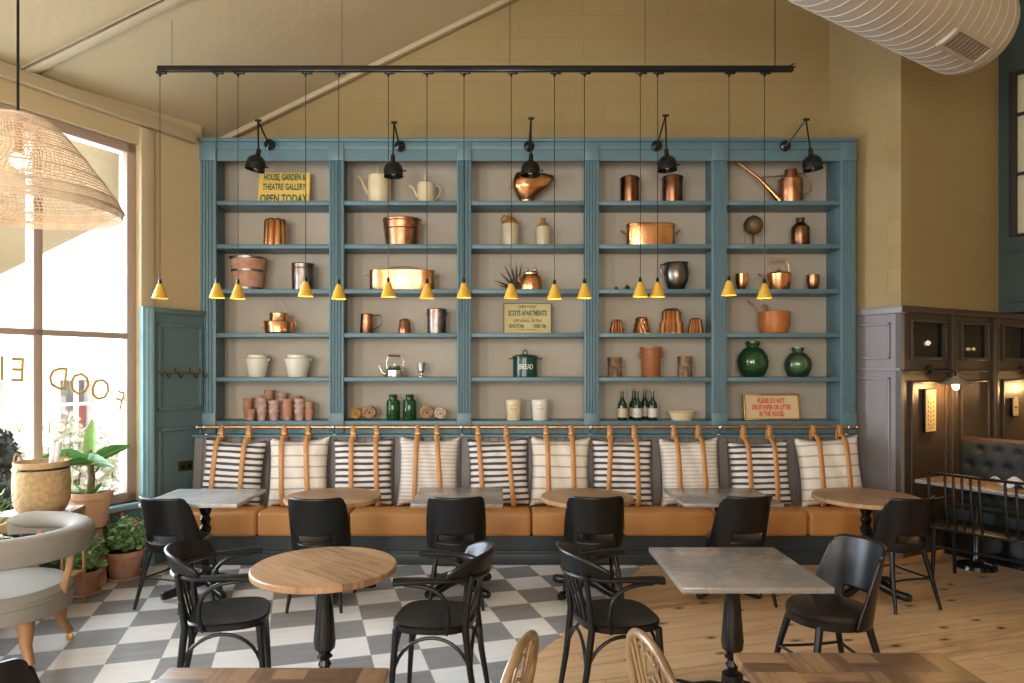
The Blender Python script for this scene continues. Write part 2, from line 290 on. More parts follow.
M['creamwide'] = stripes('cream_faint_wide_stripe', 0.10, 0.10, (0.36, 0.33, 0.34), (0.70, 0.63, 0.53), soft=0.05)
M['creamfine'] = stripes('cream_fine_grey_stripe', 0.034, 0.20, (0.44, 0.41, 0.42), (0.68, 0.62, 0.54), soft=0.12)
def grooved(name, base, pitch, axis=0, depth=0.5):
    m, b, mp = raw(name, 0.45); b.inputs['Base Color'].default_value = (*base, 1)
    s = N(m, 'ShaderNodeSeparateXYZ'); L(m, mp.outputs[0], s.inputs[0])
    d = N(m, 'ShaderNodeMath'); d.operation = 'DIVIDE'; L(m, s.outputs[axis], d.inputs[0]); d.inputs[1].default_value = pitch
    f = N(m, 'ShaderNodeMath'); f.operation = 'FRACT'; L(m, d.outputs[0], f.inputs[0])
    r = ramp(m, [(0, (0, 0, 0)), (0.06, (1, 1, 1)), (0.94, (1, 1, 1)), (1, (0, 0, 0))]); L(m, f.outputs[0], r.inputs[0])
    bp = N(m, 'ShaderNodeBump'); bp.inputs['Strength'].default_value = depth; bp.inputs['Distance'].default_value = 0.01; L(m, r.outputs[0], bp.inputs['Height']); L(m, bp.outputs[0], b.inputs['Normal'])
    return m
M['matchboard'] = grooved('grey_matchboard', (0.165, 0.145, 0.135), 0.09, 0, 0.8)
M['benchbase'] = mat('dark_bench_paint', (0.035, 0.045, 0.048), 0.45, noise=0.1)

# ------------------------------------------------------------------ mesh builder
class MB:
    def __init__(s): s.bm = bmesh.new()
    def box(s, x0, x1, y0, y1, z0, z1, bev=0.0, rot=None, piv=None, seg=2):
        r = bmesh.ops.create_cube(s.bm, size=1.0); vs = r['verts']
        cx, cy, cz = (x0 + x1) / 2, (y0 + y1) / 2, (z0 + z1) / 2
        for v in vs: v.co = Vector((cx + v.co.x * (x1 - x0), cy + v.co.y * (y1 - y0), cz + v.co.z * (z1 - z0)))
        if bev > 0:
            es = {e for v in vs for e in v.link_edges}
            rr = bmesh.ops.bevel(s.bm, geom=list(es), offset=bev, segments=seg, affect='EDGES', profile=0.5)
            vs = list({v for f in rr['faces'] for v in f.verts} | {v for v in vs if v.is_valid})
        if rot: bmesh.ops.rotate(s.bm, verts=vs, cent=piv or (cx, cy, cz), matrix=rot)
        return s
    def lathe(s, prof, seg=32, c=(0, 0, 0), sx=1, sy=1, rot=None, ripple=None, cap=True):
        rings = []
        for r, z in prof:
            ring = []
            for i in range(seg):
                a = 2 * PI * i / seg; rr = r * (ripple(a, z) if ripple else 1)
                v = Vector((rr * math.cos(a) * sx, rr * math.sin(a) * sy, z))
                if rot: v = rot @ v
                ring.append(s.bm.verts.new(v + Vector(c)))
            rings.append(ring)
        for a, b in zip(rings, rings[1:]):
            for i in range(seg):
                j = (i + 1) % seg
                try: s.bm.faces.new((a[i], a[j], b[j], b[i]))
                except ValueError: pass
        if cap:
            for ring, fl in ((rings[0], True), (rings[-1], False)):
                s.bm.faces.new(ring[::-1] if fl else ring)
        return s
    def tube(s, pts, r, seg=10, closed=False, flat=None, up=(0, 0, 1), cap=True):
        pts = [Vector(p) for p in pts]; n = len(pts); rings = []
        rs = r if isinstance(r, (list, tuple)) else [r] * n
        prev = None
        for i, p in enumerate(pts):
            if closed: d = pts[(i + 1) % n] - pts[i - 1]
            else: d = pts[min(i + 1, n - 1)] - pts[max(i - 1, 0)]
            d.normalize()
            if prev is None:
                u = Vector(up); 
                if abs(d.dot(u)) > 0.95: u = Vector((1, 0, 0)) if abs(d.x) < 0.9 else Vector((0, 1, 0))
                a = (u - d * u.dot(d)).normalized()
            else:
                a = (prev - d * prev.dot(d))
                a = a.normalized() if a.length > 1e-6 else Vector((1, 0, 0))
            prev = a; b = d.cross(a)
            fa, fb = (flat if flat else (1, 1))
            rings.append([s.bm.verts.new(p + a * (math.cos(2 * PI * k / seg) * rs[i] * fa) + b * (math.sin(2 * PI * k / seg) * rs[i] * fb)) for k in range(seg)])
        m = n if closed else n - 1
        for i in range(m):
            A, B = rings[i], rings[(i + 1) % n]
            for k in range(seg):
                l = (k + 1) % seg
                s.bm.faces.new((A[k], A[l], B[l], B[k]))
        if not closed and cap:
            s.bm.faces.new(rings[0][::-1]); s.bm.faces.new(rings[-1])
        return s
    def prism(s, poly, z0, z1, axis='z', c=(0, 0, 0), bev=0):
        def P(u, v, w):
            if axis == 'z': return Vector((u, v, w))
            if axis == 'y': return Vector((u, w, v))
            return Vector((w, u, v))
        a = [s.bm.verts.new(P(u, v, z0) + Vector(c)) for u, v in poly]; b = [s.bm.verts.new(P(u, v, z1) + Vector(c)) for u, v in poly]
        n = len(poly)
        fs = [s.bm.faces.new(a[::-1]), s.bm.faces.new(b)] + [s.bm.faces.new((a[i], a[(i + 1) % n], b[(i + 1) % n], b[i])) for i in range(n)]
        if bev:
            es = list({e for f in fs[:2] for e in f.edges}); bmesh.ops.bevel(s.bm, geom=es, offset=bev, segments=2, affect='EDGES')
        return s
    def grid(s, fn, nu, nv, keep=None, wrap=False):
        vs = [[s.bm.verts.new(fn(i / nu, j / nv)) for j in range(nv + 1)] for i in range(nu + (0 if wrap else 1))]
        for i in range(nu):
            for j in range(nv):
                if keep and not keep((i + .5) / nu, (j + .5) / nv): continue
                i2 = (i + 1) % len(vs)
                s.bm.faces.new((vs[i][j], vs[i2][j], vs[i2][j + 1], vs[i][j + 1]))
        return s
    def ball(s, c, r, sx=1, sy=1, sz=1, seg=16):
        m = Matrix.Translation(c) @ Matrix.Diagonal((r * sx, r * sy, r * sz, 1))
        bmesh.ops.create_uvsphere(s.bm, u_segments=seg, v_segments=max(6, seg // 2), radius=1, matrix=m); return s
    def xf(s, mtx): bmesh.ops.transform(s.bm, matrix=mtx, verts=s.bm.verts); return s
    def build(s, name, m, parent=None, smooth=True, ang=35, solid=0, sub=0):
        for v in [v for v in s.bm.verts if not v.link_faces]: s.bm.verts.remove(v)
        bmesh.ops.recalc_face_normals(s.bm, faces=s.bm.faces)
        me = bpy.data.meshes.new(name); s.bm.to_mesh(me); s.bm.free()
        me.materials.append(M[m] if isinstance(m, str) else m)
        if smooth:
            for p in me.polygons: p.use_smooth = True
            me.set_sharp_from_angle(angle=R(ang))
        o = bpy.data.objects.new(name, me); C.objects.link(o)
        if parent: o.parent = parent
        if solid: md = o.modifiers.new('s', 'SOLIDIFY'); md.thickness = solid; md.offset = 0
        if sub: md = o.modifiers.new('d', 'SUBSURF'); md.levels = sub; md.render_levels = sub
        return o
def thing(name, label, cat, loc=(0, 0, 0), rz=0, group=None):
    o = bpy.data.objects.new(name, None); C.objects.link(o); o.location = loc; o.rotation_euler = (0, 0, rz); o.empty_display_size = 0.1
    o['label'] = label; o['category'] = cat
    if group: o['group'] = group
    return o
def tag(o, label, cat, group=None, loc=None, rz=None):
    o['label'] = label; o['category'] = cat
    if group: o['group'] = group
    if loc is not None: o.location = loc
    if rz is not None: o.rotation_euler = (0, 0, rz)
    return o
def struct(o): o['kind'] = 'structure'; return o
kids = {}
def dup(root, loc, rz, label, group=None):
    r = root.copy(); C.objects.link(r); r.location = loc; r.rotation_euler = (0, 0, rz); r['label'] = label
    if group: r['group'] = group
    for ch in list(root.children):
        c = ch.copy(); C.objects.link(c); c.parent = r
        for g in list(ch.children):
            d = g.copy(); C.objects.link(d); d.parent = c
            for g2 in list(g.children):
                e = g2.copy(); C.objects.link(e); e.parent = d
    return r
def W(px, py, y): return Vector(((px - CX) * y / F, y, H + (HY - py) * y / F))
def text(name, s, size, m, parent, loc, rot=(R(90), 0, 0), ext=0.001, ax='CENTER', sx=1.0, mirror=False, bold=0.0):
    cu = bpy.data.curves.new('t', 'FONT'); cu.body = s; cu.size = size; cu.extrude = ext; cu.align_x = ax; cu.offset = bold; cu.resolution_u = 2
    to = bpy.data.objects.new('t', cu); C.objects.link(to)
    bpy.context.view_layer.update()
    me = bpy.data.meshes.new_from_object(to.evaluated_get(bpy.context.evaluated_depsgraph_get()))
    bpy.data.objects.remove(to)
    me.transform(Matrix.Diagonal((sx * (-1 if mirror else 1), 1, 1, 1)))
    me.materials.clear(); me.materials.append(M[m])
    o = bpy.data.objects.new(name, me); C.objects.link(o); o.parent = parent; o.location = loc; o.rotation_euler = rot
    return o
def arc(cx, cy, r, a0, a1, n, z=0): return [(cx + r * math.cos(R(a0 + (a1 - a0) * i / n)), cy + r * math.sin(R(a0 + (a1 - a0) * i / n)), z) for i in range(n + 1)]
def bez(p0, p1, p2, p3, n=10):
    P = [Vector(p) for p in (p0, p1, p2, p3)]
    return [P[0] * (1 - t) ** 3 + P[1] * 3 * t * (1 - t) ** 2 + P[2] * 3 * t * t * (1 - t) + P[3] * t ** 3 for t in [i / n for i in range(n + 1)]]

# ------------------------------------------------------------------ the setting
BY = 7.03
# floor: origin at the tile lattice, turned with it; boundary between tiles and boards at about 29 degrees
FO = Vector((-0.0324, 6.026, 0)); fr = Matrix.Rotation(TH, 4, 'Z')
def floor_piece(name, poly, m, th=0.1):
    inv = (Matrix.Translation(FO) @ fr).inverted()
    mb = MB(); pts = [inv @ Vector((x, y, 0)) for x, y in poly]
    mb.prism([(p.x, p.y) for p in pts], -th, 0)
    o = mb.build(name, m, smooth=False); o.location = FO; o.rotation_euler = (0, 0, TH); return struct(o)
def bx(y): return 0.564 + (y - 4.82) * 0.556
floor_piece('floor', [(-7.2, -2.5), (bx(-2.5), -2.5), (bx(7.3), 7.3), (-7.2, 7.3)], 'tiles')
floor_piece('floor', [(bx(-2.5), -2.5), (8, -2.5), (8, 9.6), (bx(9.6), 9.6)], 'boards')
# ceiling
def cz(x, y): return (5.42 + .49 * x if x < 1.3 else 6.057 - 0.1 * (x - 1.3)) + .17 * (BY - y)
mb = MB()
for (xa, xb) in ((-7.5, 1.3), (1.3, 8)):
    vs = [mb.bm.verts.new((x, y, cz(x, y) + dz)) for dz in (0, 0.12) for x, y in ((xa, -2.5), (xb, -2.5), (xb, 7.4), (xa, 7.4))]
    for q in ((0, 1, 2, 3), (7, 6, 5, 4), (0, 4, 5, 1), (1, 5, 6, 2), (2, 6, 7, 3), (3, 7, 4, 0)): mb.bm.faces.new([vs[i] for i in q])
struct(mb.build('ceiling', 'ceil', smooth=False))
# back wall (gable)
mb = MB(); mb.prism([(-3.6, 0), (3.5, 0), (3.5, 6.2), (1.3, 6.3), (-3.6, 4.0)], BY, BY + .15, 'y'); struct(mb.build('wall_back', 'wall', smooth=False))
# left wall: local frame u along WD from origin at y=0, v inward normal
LO = Vector((wl(0), 0, 0)); LA = math.atan2(WD.y, WD.x)
def upx(px):   # distance along the left wall seen at pixel column px
    k = (px - CX) / F; return (k * 0 - (LO.x)) / (WD.x - k * WD.y) if False else (-LO.x + k * 0) / (WD.x - k * WD.y)
def left(mb, name, m, **kw): o = mb.build(name, m, **kw); o.location = LO; o.rotation_euler = (0, 0, LA); return o
# local x = u, local y = +90deg = outward (left). inward = -y
U1 = upx(139.5); UE = 6.665 / WD.y
UM = upx(36.0); UB = U1 - 3.2
Z0, ZT, Z1 = 0.58, 2.025, 3.71
mb = MB()
mb.box(-3, UE, 0, .25, 0, Z0); mb.box(-3, UE, 0, .25, Z1, 4.6)
mb.box(U1, UE, 0, .25, Z0, Z1); mb.box(UB - .5, UB, 0, .25, Z0, Z1); mb.box(-3, -0.6, 0, .25, Z0, Z1)
struct(left(mb, 'wall_left', 'wallp', smooth=False))
# beam under the eaves
mb = MB(); mb.box(-3, UE - .12, -0.07, 0.02, 3.87, 3.975, 0.01); struct(left(mb, 'trim_1', 'beam'))
def window(n, ua, ub, mulls):
    t = bpy.data.objects.new('window_%d' % n, None); C.objects.link(t); t.location = LO; t.rotation_euler = (0, 0, LA); t['kind'] = 'structure'
    mb = MB(); f = .085
    mb.box(ua, ub, .05, .16, Z0, Z0 + f, .006); mb.box(ua, ub, .05, .16, Z1 - f, Z1, .006); mb.box(ua, ub, .05, .16, ZT - .025, ZT + .025, .005)
    mb.box(ua, ua + f, .05, .16, Z0, Z1, .006); mb.box(ub - f, ub, .05, .16, Z0, Z1, .006)
    for u in mulls: mb.box(u - .035, u + .035, .05, .16, Z0, Z1, .006)
    mb.build('window_frame', 'frame', t)
    mb = MB(); mb.box(ua + .02, ub - .02, .10, .106, Z0 + .02, Z1 - .02); mb.build('glass_pane', 'glass', t, smooth=False)
    mb = MB(); mb.box(ua - .03, ub + .03, -.07, .06, Z0 - .045, Z0, .008); mb.build('window_sill', 'blue_light', t)
    return t
M['blue_light'] = mat('light_blue_paint', (0.23, 0.40, 0.45), 0.4, noise=0.05)
w1 = window(1, UB, U1, [upx(42)])
window(2, -0.6, UB - .5, [1.3])
# light blue pilaster beside the window and teal wainscot panel
mb = MB()
ua, ub = upx(138.8), upx(150)
mb.box(ua, ub, -.05, 0.0, 0, 2.29, .006); mb.box(ua + .03, ua + .07, -.065, -.04, 0, 2.27, .004); mb.box(ub - .05, ub - .01, -.07, -.04, 0, 2.27, .004)
struct(left(mb, 'trim_2', 'blue_light'))
mb = MB(); mb.box(ua, upx(152), -.03, 0.0, 2.29, 3.86, .004); struct(left(mb, 'trim_3', 'beam'))
mb = MB(); u2 = (6.66) / WD.y
mb.box(ub, u2, -.03, 0, 0, 2.285); mb.box(ub, u2, -.06, 0, 2.24, 2.29, .006)
for (za, zb) in ((1.36, 2.15), (.32, 1.20)):     # raised mouldings around panels
    for (a, b, c, d) in ((ub + .05, u2 - .02, za, za + .03), (ub + .05, u2 - .02, zb - .03, zb), (ub + .05, ub + .08, za, zb), (u2 - .05, u2 - .02, za, zb)): mb.box(a, b, -.05, -.02, c, d, .006)
mb.box(ub, u2, -.05, 0, 0, .15, .006)
struct(left(mb, 'trim_4', 'panel_l'))
mb = MB(); mb.box(UB, U1, -.03, 0, 0, Z0 - .05); mb.box(UB, U1, -.045, 0, 0, .14, .005)
mb.box(UB, U1, -.045, 0, .42, .45, .005); struct(left(mb, 'trim_5', 'panel_l'))
# right-hand column (wall_right) and panelled partition beyond
A0, A1 = Vector((3.342, BY + .02, 0)), Vector((3.69, 6.353, 0)); B1 = Vector((3.69 + 1.52 * 1.9, 6.353 + .864 * 1.9, 0))
def seg_wall(P, Q, z0, z1, th, name, m, flip=1):
    d = (Q - P); Ln = d.length; mb = MB(); mb.box(0, Ln, 0, th * flip, z0, z1); o = mb.build(name, m, smooth=False)
    o.location = P; o.rotation_euler = (0, 0, math.atan2(d.y, d.x)); return o
PT = 2.32
struct(seg_wall(A0, A1, PT - .02, 6.6, .12, 'wall_right', 'wall', 1))
Ce = A1 + Vector((1.52, .864, 0))
struct(seg_wall(A1, Ce, PT - .02, 6.6, .12, 'wall_far_right', 'wall', 1))
def framed(P, Q, name, m, stiles, panels, top=PT):
    d = Q - P; Ln = d.length; a = math.atan2(d.y, d.x); mb = MB()
    return d, Ln, a, mb
# panelling, short return facing the window
d = A1 - A0; Ln = d.length; mb = MB()
mb.box(0, Ln, 0, .05, 0, PT)
mb.box(0, Ln + .03, -.035, .05, PT - .07, PT, .006)
for (za, zb) in ((1.83, 2.17), (.25, 1.66)):
    for (a, b, c, e) in ((.10, Ln - .10, za, za + .025), (.10, Ln - .10, zb - .025, zb), (.10, .125, za, zb), (Ln - .125, Ln - .10, za, zb)): mb.box(a, b, -.02, .01, c, e, .006)
mb.box(0, Ln, -.018, .01, 1.72, 1.745, .005); mb.box(0, Ln + .02, -.02, .01, 0, .16, .005)
o = mb.build('wall_right_panelling', 'panel_pale'); o.location = A0; o.rotation_euler = (0, 0, math.atan2(d.y, d.x)); struct(o)
# panelling, long side with glazed lights
dB = (B1 - A1); LB = dB.length; aB = math.atan2(dB.y, dB.x); eB = dB.normalized()
def ubx(px, off=0.0):   # distance along the partition seen at pixel column px
    k = (px - CX) / F; return (k * A1.y - A1.x) / (eB.x - k * eB.y)
def rightp(mb, name, m, **kw): o = mb.build(name, m, **kw); o.location = A1; o.rotation_euler = (0, 0, aB); return o
mb = MB(); wins = [(912, 944), (962, 987), (1003, 1032)]; GZ0, GZ1 = 1.85, 2.175
wu = [(ubx(a), ubx(b)) for a, b in wins]; wu[2] = (wu[2][0], wu[2][0] + .5)
mb.box(0, LB, 0, .05, 0, GZ0); mb.box(0, LB, 0, .05, GZ1, PT); prev = 0
for a, b in wu: mb.box(prev, a, 0, .05, GZ0, GZ1); prev = b
mb.box(prev, LB, 0, .05, GZ0, GZ1)
mb.box(-.03, LB, -.035, .05, PT - .06, PT, .006)
for a, b in wu:                                        # frames round the lights and the panels below them
    for (x0, x1, c, e) in ((a - .03, b + .03, GZ0 - .03, GZ0), (a - .03, b + .03, GZ1, GZ1 + .03), (a - .03, a, GZ0, GZ1), (b, b + .03, GZ0, GZ1)): mb.box(x0, x1, -.02, .01, c, e, .006)
    for (x0, x1, c, e) in ((a - .03, b + .03, 1.60, 1.625), (a - .03, b + .03, .25, .275), (a - .03, a - .005, .25, 1.62), (b + .005, b + .03, .25, 1.62)): mb.box(x0, x1, -.02, .01, c, e, .006)
    mb.box(b + .09, b + .17, -.04, .01, 0, PT - .06, .008)
mb.box(0, LB, -.018, .01, 1.70, 1.725, .005); mb.box(0, LB, -.02, .01, 0, .16, .005)
struct(rightp(mb, 'wall_partition', 'panel_r'))
for i, (a, b) in enumerate(wu):
    mb = MB(); mb.box(a, b, .02, .026, GZ0, GZ1); o = rightp(mb, 'window_%d' % (i + 3), 'darkglass', smooth=False); struct(o)
# dark room behind the partition; its added bulbs stand in for lamp reflections
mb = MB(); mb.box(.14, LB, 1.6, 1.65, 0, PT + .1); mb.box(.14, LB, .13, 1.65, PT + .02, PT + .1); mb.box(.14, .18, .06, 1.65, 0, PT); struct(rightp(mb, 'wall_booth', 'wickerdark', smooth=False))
for i, (px, py, v, mm) in enumerate(((928, 343, .6, 'bulbhot'), (968.5, 349, .5, 'bulb'), (974, 349, .5, 'bulb'))):
    yy = 6.353 + eB.y * ubx(px) + v; p = W(px, py, yy)
    t = thing('pendant_bulb', ['round pale bulb glowing behind the first partition light', 'left of two small amber bulbs behind the second partition light', 'right of two small amber bulbs behind the second partition light'][i], 'lamp', p)
    MB().ball((0, 0, 0), .028 if i == 0 else .02).build('bulb', mm, t)
    MB().tube([(0, 0, .02), (0, 0, PT + .03 - p.z)], .006, 6).build('cord', 'black', t)
# dark green upper wall with a glazed window
C2 = Ce + Vector((1.3, -1.39, 0)); dC = C2 - Ce; LC = dC.length; aC = math.atan2(dC.y, dC.x); eC = dC.normalized()
def ucx(px): k = (px - CX) / F; return (k * Ce.y - Ce.x) / (eC.x - k * eC.y)
uw = ucx(1013); zw0 = H + (HY - 237) / F * (Ce.y + eC.y * uw); zw1 = H + (HY - 72) / F * (Ce.y + eC.y * uw)
mb = MB(); mb.box(0, uw, -.0, .1, PT, 6.6); mb.box(uw, LC, 0, .1, PT, zw0); mb.box(uw, LC, 0, .1, zw1, 6.6); mb.box(uw + 1.2, LC, 0, .1, zw0, zw1)
for zz in (PT + .1, zw0 - .16): mb.box(.08, LC, -.02, .01, zz, zz + .03, .005)
o = mb.build('wall_green', 'green_wall', smooth=False); o.location = Ce; o.rotation_euler = (0, 0, aC); struct(o)
t = bpy.data.objects.new('window_6', None); C.objects.link(t); t.location = Ce; t.rotation_euler = (0, 0, aC); t['kind'] = 'structure'
mb = MB(); mb.box(uw - .03, uw + .03, -.02, .08, zw0, zw1, .004)
for zz in (zw0 + .02, zw0 + (zw1 - zw0) * .38, zw0 + (zw1 - zw0) * .74, zw1 - .02): mb.box(uw, uw + 1.2, .0, .05, zz - .012, zz + .012)
mb.box(uw + .6, uw + .63, .0, .05, zw0, zw1); mb.build('window_frame', 'wickerdark', t)
M['blind'] = mat('pale_roller_blind', (0.62, 0.60, 0.42), 0.8)
mb = MB(); mb.box(uw, uw + 1.2, .055, .06, zw0, zw1); mb.build('blind', 'blind', t, smooth=False)
# right side of the room beyond the frame
mb = MB(); mb.box(7.3, 7.4, -2.5, 9.6, 0, 6.6); struct(mb.build('wall_side', 'wallp', smooth=False))
mb = MB(); mb.box(4.9, 7.4, 9.5, 9.6, 0, 6.6); struct(mb.build('wall_end', 'green_wall', smooth=False))
mb = MB(); xs = [-7.5, -5.1, -4.1, -2.7, -1.7, -.1, .9, 7.4]  # rear wall added to keep sky light out, with openings for fill lamps
for a_, b_ in zip(xs[::2], xs[1::2]): mb.box(a_, b_, -2.6, -2.5, 0, 6.6)
for a_, b_ in ((-5.1, -4.1), (-2.7, -1.7), (-.1, .9)): mb.box(a_, b_, -2.6, -2.5, 0, .9); mb.box(a_, b_, -2.6, -2.5, 3.9, 6.6)
struct(mb.build('wall_front', 'wallp', smooth=False))
# gable rafter and purlins on the ceiling
def bar(P, Q, w, h, name, m):
    P, Q = Vector(P), Vector(Q); d = Q - P; Ln = d.length; mb = MB(); mb.box(0, Ln, -w / 2, w / 2, -h, 0, .006)
    o = mb.build(name, m); o.location = P; o.rotation_euler = d.to_track_quat('X', 'Z').to_euler(); return o
struct(bar((-3.3, BY - .06, cz(-3.3, BY - .06)), (1.3, BY - .06, cz(1.3, BY - .06)), .07, .05, 'trim_6', 'beam'))
struct(bar((-3.62, 5.2, cz(-3.62, 5.2) + .01), (1.3, 5.2, cz(1.3, 5.2) + .01), .09, .045, 'trim_7', 'beam'))
p = W(516, 4, 6.2); struct(bar((p.x - .3, 6.3, cz(p.x - .3, 6.3)), (p.x + 1, 6.3, cz(p.x + 1, 6.3)), .14, .12, 'trim_8', 'beam'))

# ------------------------------------------------------------------ shelving unit
SY, SB = 6.65, 7.02          # face and back depth
def sx(px, y=SY): return (px - CX) * y / F
def sz(py, y=SY): return H + (HY - py) * y / F
LEDGE = 1.117
shelfz = [sz(v) for v in (200.2, 243.8, 288.8, 332.8, 377.2)] + [sz(421.2)]
pil = [(200, 215.5), (329, 343.5), (457, 471), (584.5, 599), (712, 727), (841, 856)]
unit = thing('wall_shelving', 'tall blue built-in shelving unit with fluted pilasters behind the bench', 'shelving', (0, SY, LEDGE))
def su(mb, name, m, **kw): mb.xf(Matrix.Translation((0, -SY, -LEDGE))); return mb.build(name, m, unit, **kw)
ztop = sz(138.3)
xl, xr = sx(200), sx(856)
bays = [(sx(pil[i][1]), sx(pil[i + 1][0])) for i in range(5)]
mb = MB(); mb.box(xl, 3.34, SB - .02, SB, LEDGE + .1, ztop - .04); su(mb, 'back_panel', 'back', smooth=False)
for i, (a, b) in enumerate(pil):
    x0, x1 = sx(a), sx(b); xm = (x0 + x1) / 2
    lo, hi = (x0, -2.774) if i == 0 else ((3.31, 3.34) if i == 5 else (xm - .032, xm + .032))
    mb = MB(); mb.box(lo, hi, SY + .03, SB, LEDGE, ztop - .03); su(mb, 'divider', 'blue', smooth=False)
    mb = MB(); zt = sz(160.5); zb = sz(413)
    # fluted strip: cross section with four flutes
    w = x1 - x0; poly = [(x0, SY + .03), (x0, SY + .004), (x0 + .012, SY)]
    for k in range(4):
        c = x0 + w * (.19 + .207 * k); r = w * .078
        poly += [(c + r * math.cos(R(180 + 180 * q / 6)), SY + r * 1.3 * math.sin(R(180 * q / 6))) for q in range(7)]
    poly += [(x1 - .012, SY), (x1, SY + .004), (x1, SY + .03)]
    mb.prism(poly, zb, zt, 'z'); mb.box(x0 - .004, x1 + .004, SY - .012, SY + .03, LEDGE, zb, .004); mb.box(x0 - .003, x1 + .003, SY - .008, SY + .03, zt, sz(141), .003)
    su(mb, 'pilaster', 'blue', ang=25)
mb = MB(); mb.box(xl, xr, SY - .002, SB, sz(149.5), ztop - .02, .003); mb.box(xl - .015, xr + .015, SY - .03, SB, ztop - .035, ztop, .008); mb.box(xl, xr, SY + .012, SY + .03, sz(160.5), sz(149)); mb.box(xl, 3.34, SY + .03, SB, ztop - .05, ztop - .01); su(mb, 'cornice', 'blue')
for bi, (a, b) in enumerate(bays):
    for k, z in enumerate(shelfz[:5]):
        a2 = a - .03; b2 = b + .03 if bi < 4 else 3.315
        mb = MB(); mb.box(a2, b2, SY + .035, SB - .01, z - .042, z, .003); mb.box(a, b, SY + .012, SY + .04, z - .043, z - .0005, .005); su(mb, 'shelf_board', 'blue')
mb = MB(); z = shelfz[5]; mb.box(xl + .01, 3.34, SY + .01, SB, z - .055, z, .003); mb.box(xl + .01, xr - .01, SY + .025, SB, LEDGE, z - .05); su(mb, 'base_board', 'blue')

# ------------------------------------------------------------------ banquette bench below
SZ = .48
bench = thing('banquette_bench', 'long tan leather banquette with matchboard back under the shelving', 'bench', (0, 6.3, 0))
def bb(mb, name, m, **kw): mb.xf(Matrix.Translation((0, -6.3, 0))); return mb.build(name, m, bench, **kw)
x0b, x1b = sx(191.5, 6.46), sx(862, 6.5)
x1b = 3.32
mb = MB(); mb.prism([(6.455, SZ - .15), (6.535, LEDGE - .02), (6.66, LEDGE - .02), (6.66, .0), (6.6, 0), (6.5, .2)], x0b, x1b, 'x'); bb(mb, 'back_panel', 'matchboard', smooth=False)
mb = MB(); mb.box(x0b - .02, x1b + .03, 6.50, 6.68, LEDGE - .024, LEDGE, .006); bb(mb, 'ledge', 'blue')
mb = MB(); mb.box(x0b, x1b, 6.15, 6.6, 0, .26); mb.box(x0b, x1b, 6.13, 6.2, 0, .10, .006); mb.box(x0b, x1b, 6.125, 6.16, .10, .125, .006); bb(mb, 'base', 'benchbase')
edges = [x0b] + [sx(v, 6.1) for v in (257, 349.5, 441, 531.5, 623, 715, 808)] + [x1b - .02]
for a, b in zip(edges, edges[1:]):
    mb = MB(); mb.box(a + .003, b - .003, 6.075, 6.50, .262, SZ, .035, seg=5)
    bb(mb, 'seat_cushion', 'leather')
# cushions and rail
RZ, RY = sz(427.2, 6.47), 6.47
rail = thing('hanging_rail', 'long slim copper-coloured rail above the bench with leather straps over it', 'rail', (0, RY, RZ))
MB().tube([(sx(196.5, RY), 0, 0), (sx(856, RY), 0, 0)], .014, 12).build('rod', 'railwood' if 'railwood' in M else 'copper', rail)
for px in (197, 857): MB().ball((sx(px, RY), 0, 0), .02).build('end_knob', 'silver' if px < 300 else 'copper', rail)
for px in (204, 333.5, 462, 591, 720.5, 849):
    x = sx(px, RY); mb = MB(); mb.tube([(x, 0, 0), (x, .035, -.06), (x, .05, LEDGE - RZ + .004)], .006, 8); mb.ball((x, 0, 0), .021); mb.lathe([(.02, 0), (.02, .006)], 16, (x, .05, LEDGE - RZ + .001)); mb.build('bracket', 'silver', rail)
pil_data = [  # px left, right, top, bottom, kind, tilt, strap px tops / bottoms
 (203, 263, 441, 503, 'navy', 3, (222, 211), (249.5, 240)),
 (269.5, 328, 439.5, 503, 'creamwide', -1, (284.7, 283), (308.5, 309)),
 (334, 392, 440.5, 501, 'navy', -1, (353.6, 352), (377, 378)),
 (399, 458.5, 439, 503, 'creamfine', 1, (418, 414.5), (437, 442)),
 (469, 528, 440, 500, 'navy', -2, (478, 484), (506, 514)),
 (531, 589, 439, 503, 'creamwide', 1, (546, 549), (571, 574)),
 (592.5, 651.5, 440.5, 500, 'navy', 1, (609.5, 607), (634, 638)),
 (660.5, 719, 440, 503, 'creamfine', -1, (673.7, 680), (698, 706)),
 (730, 789, 443, 501, 'navy', -1, (743, 751), (769, 777)),
 (798.5, 861, 438.5, 500, 'creamwide', -3, (812.7, 823), (839, 850))]
ordn = ['first', 'second', 'third', 'fourth', 'fifth', 'sixth', 'seventh', 'eighth', 'ninth', 'last']
kindtxt = {'navy': 'navy and cream striped cushion', 'creamwide': 'cream cushion with sparse faint stripes', 'creamfine': 'cream cushion with fine grey stripes'}
PYc = 6.385
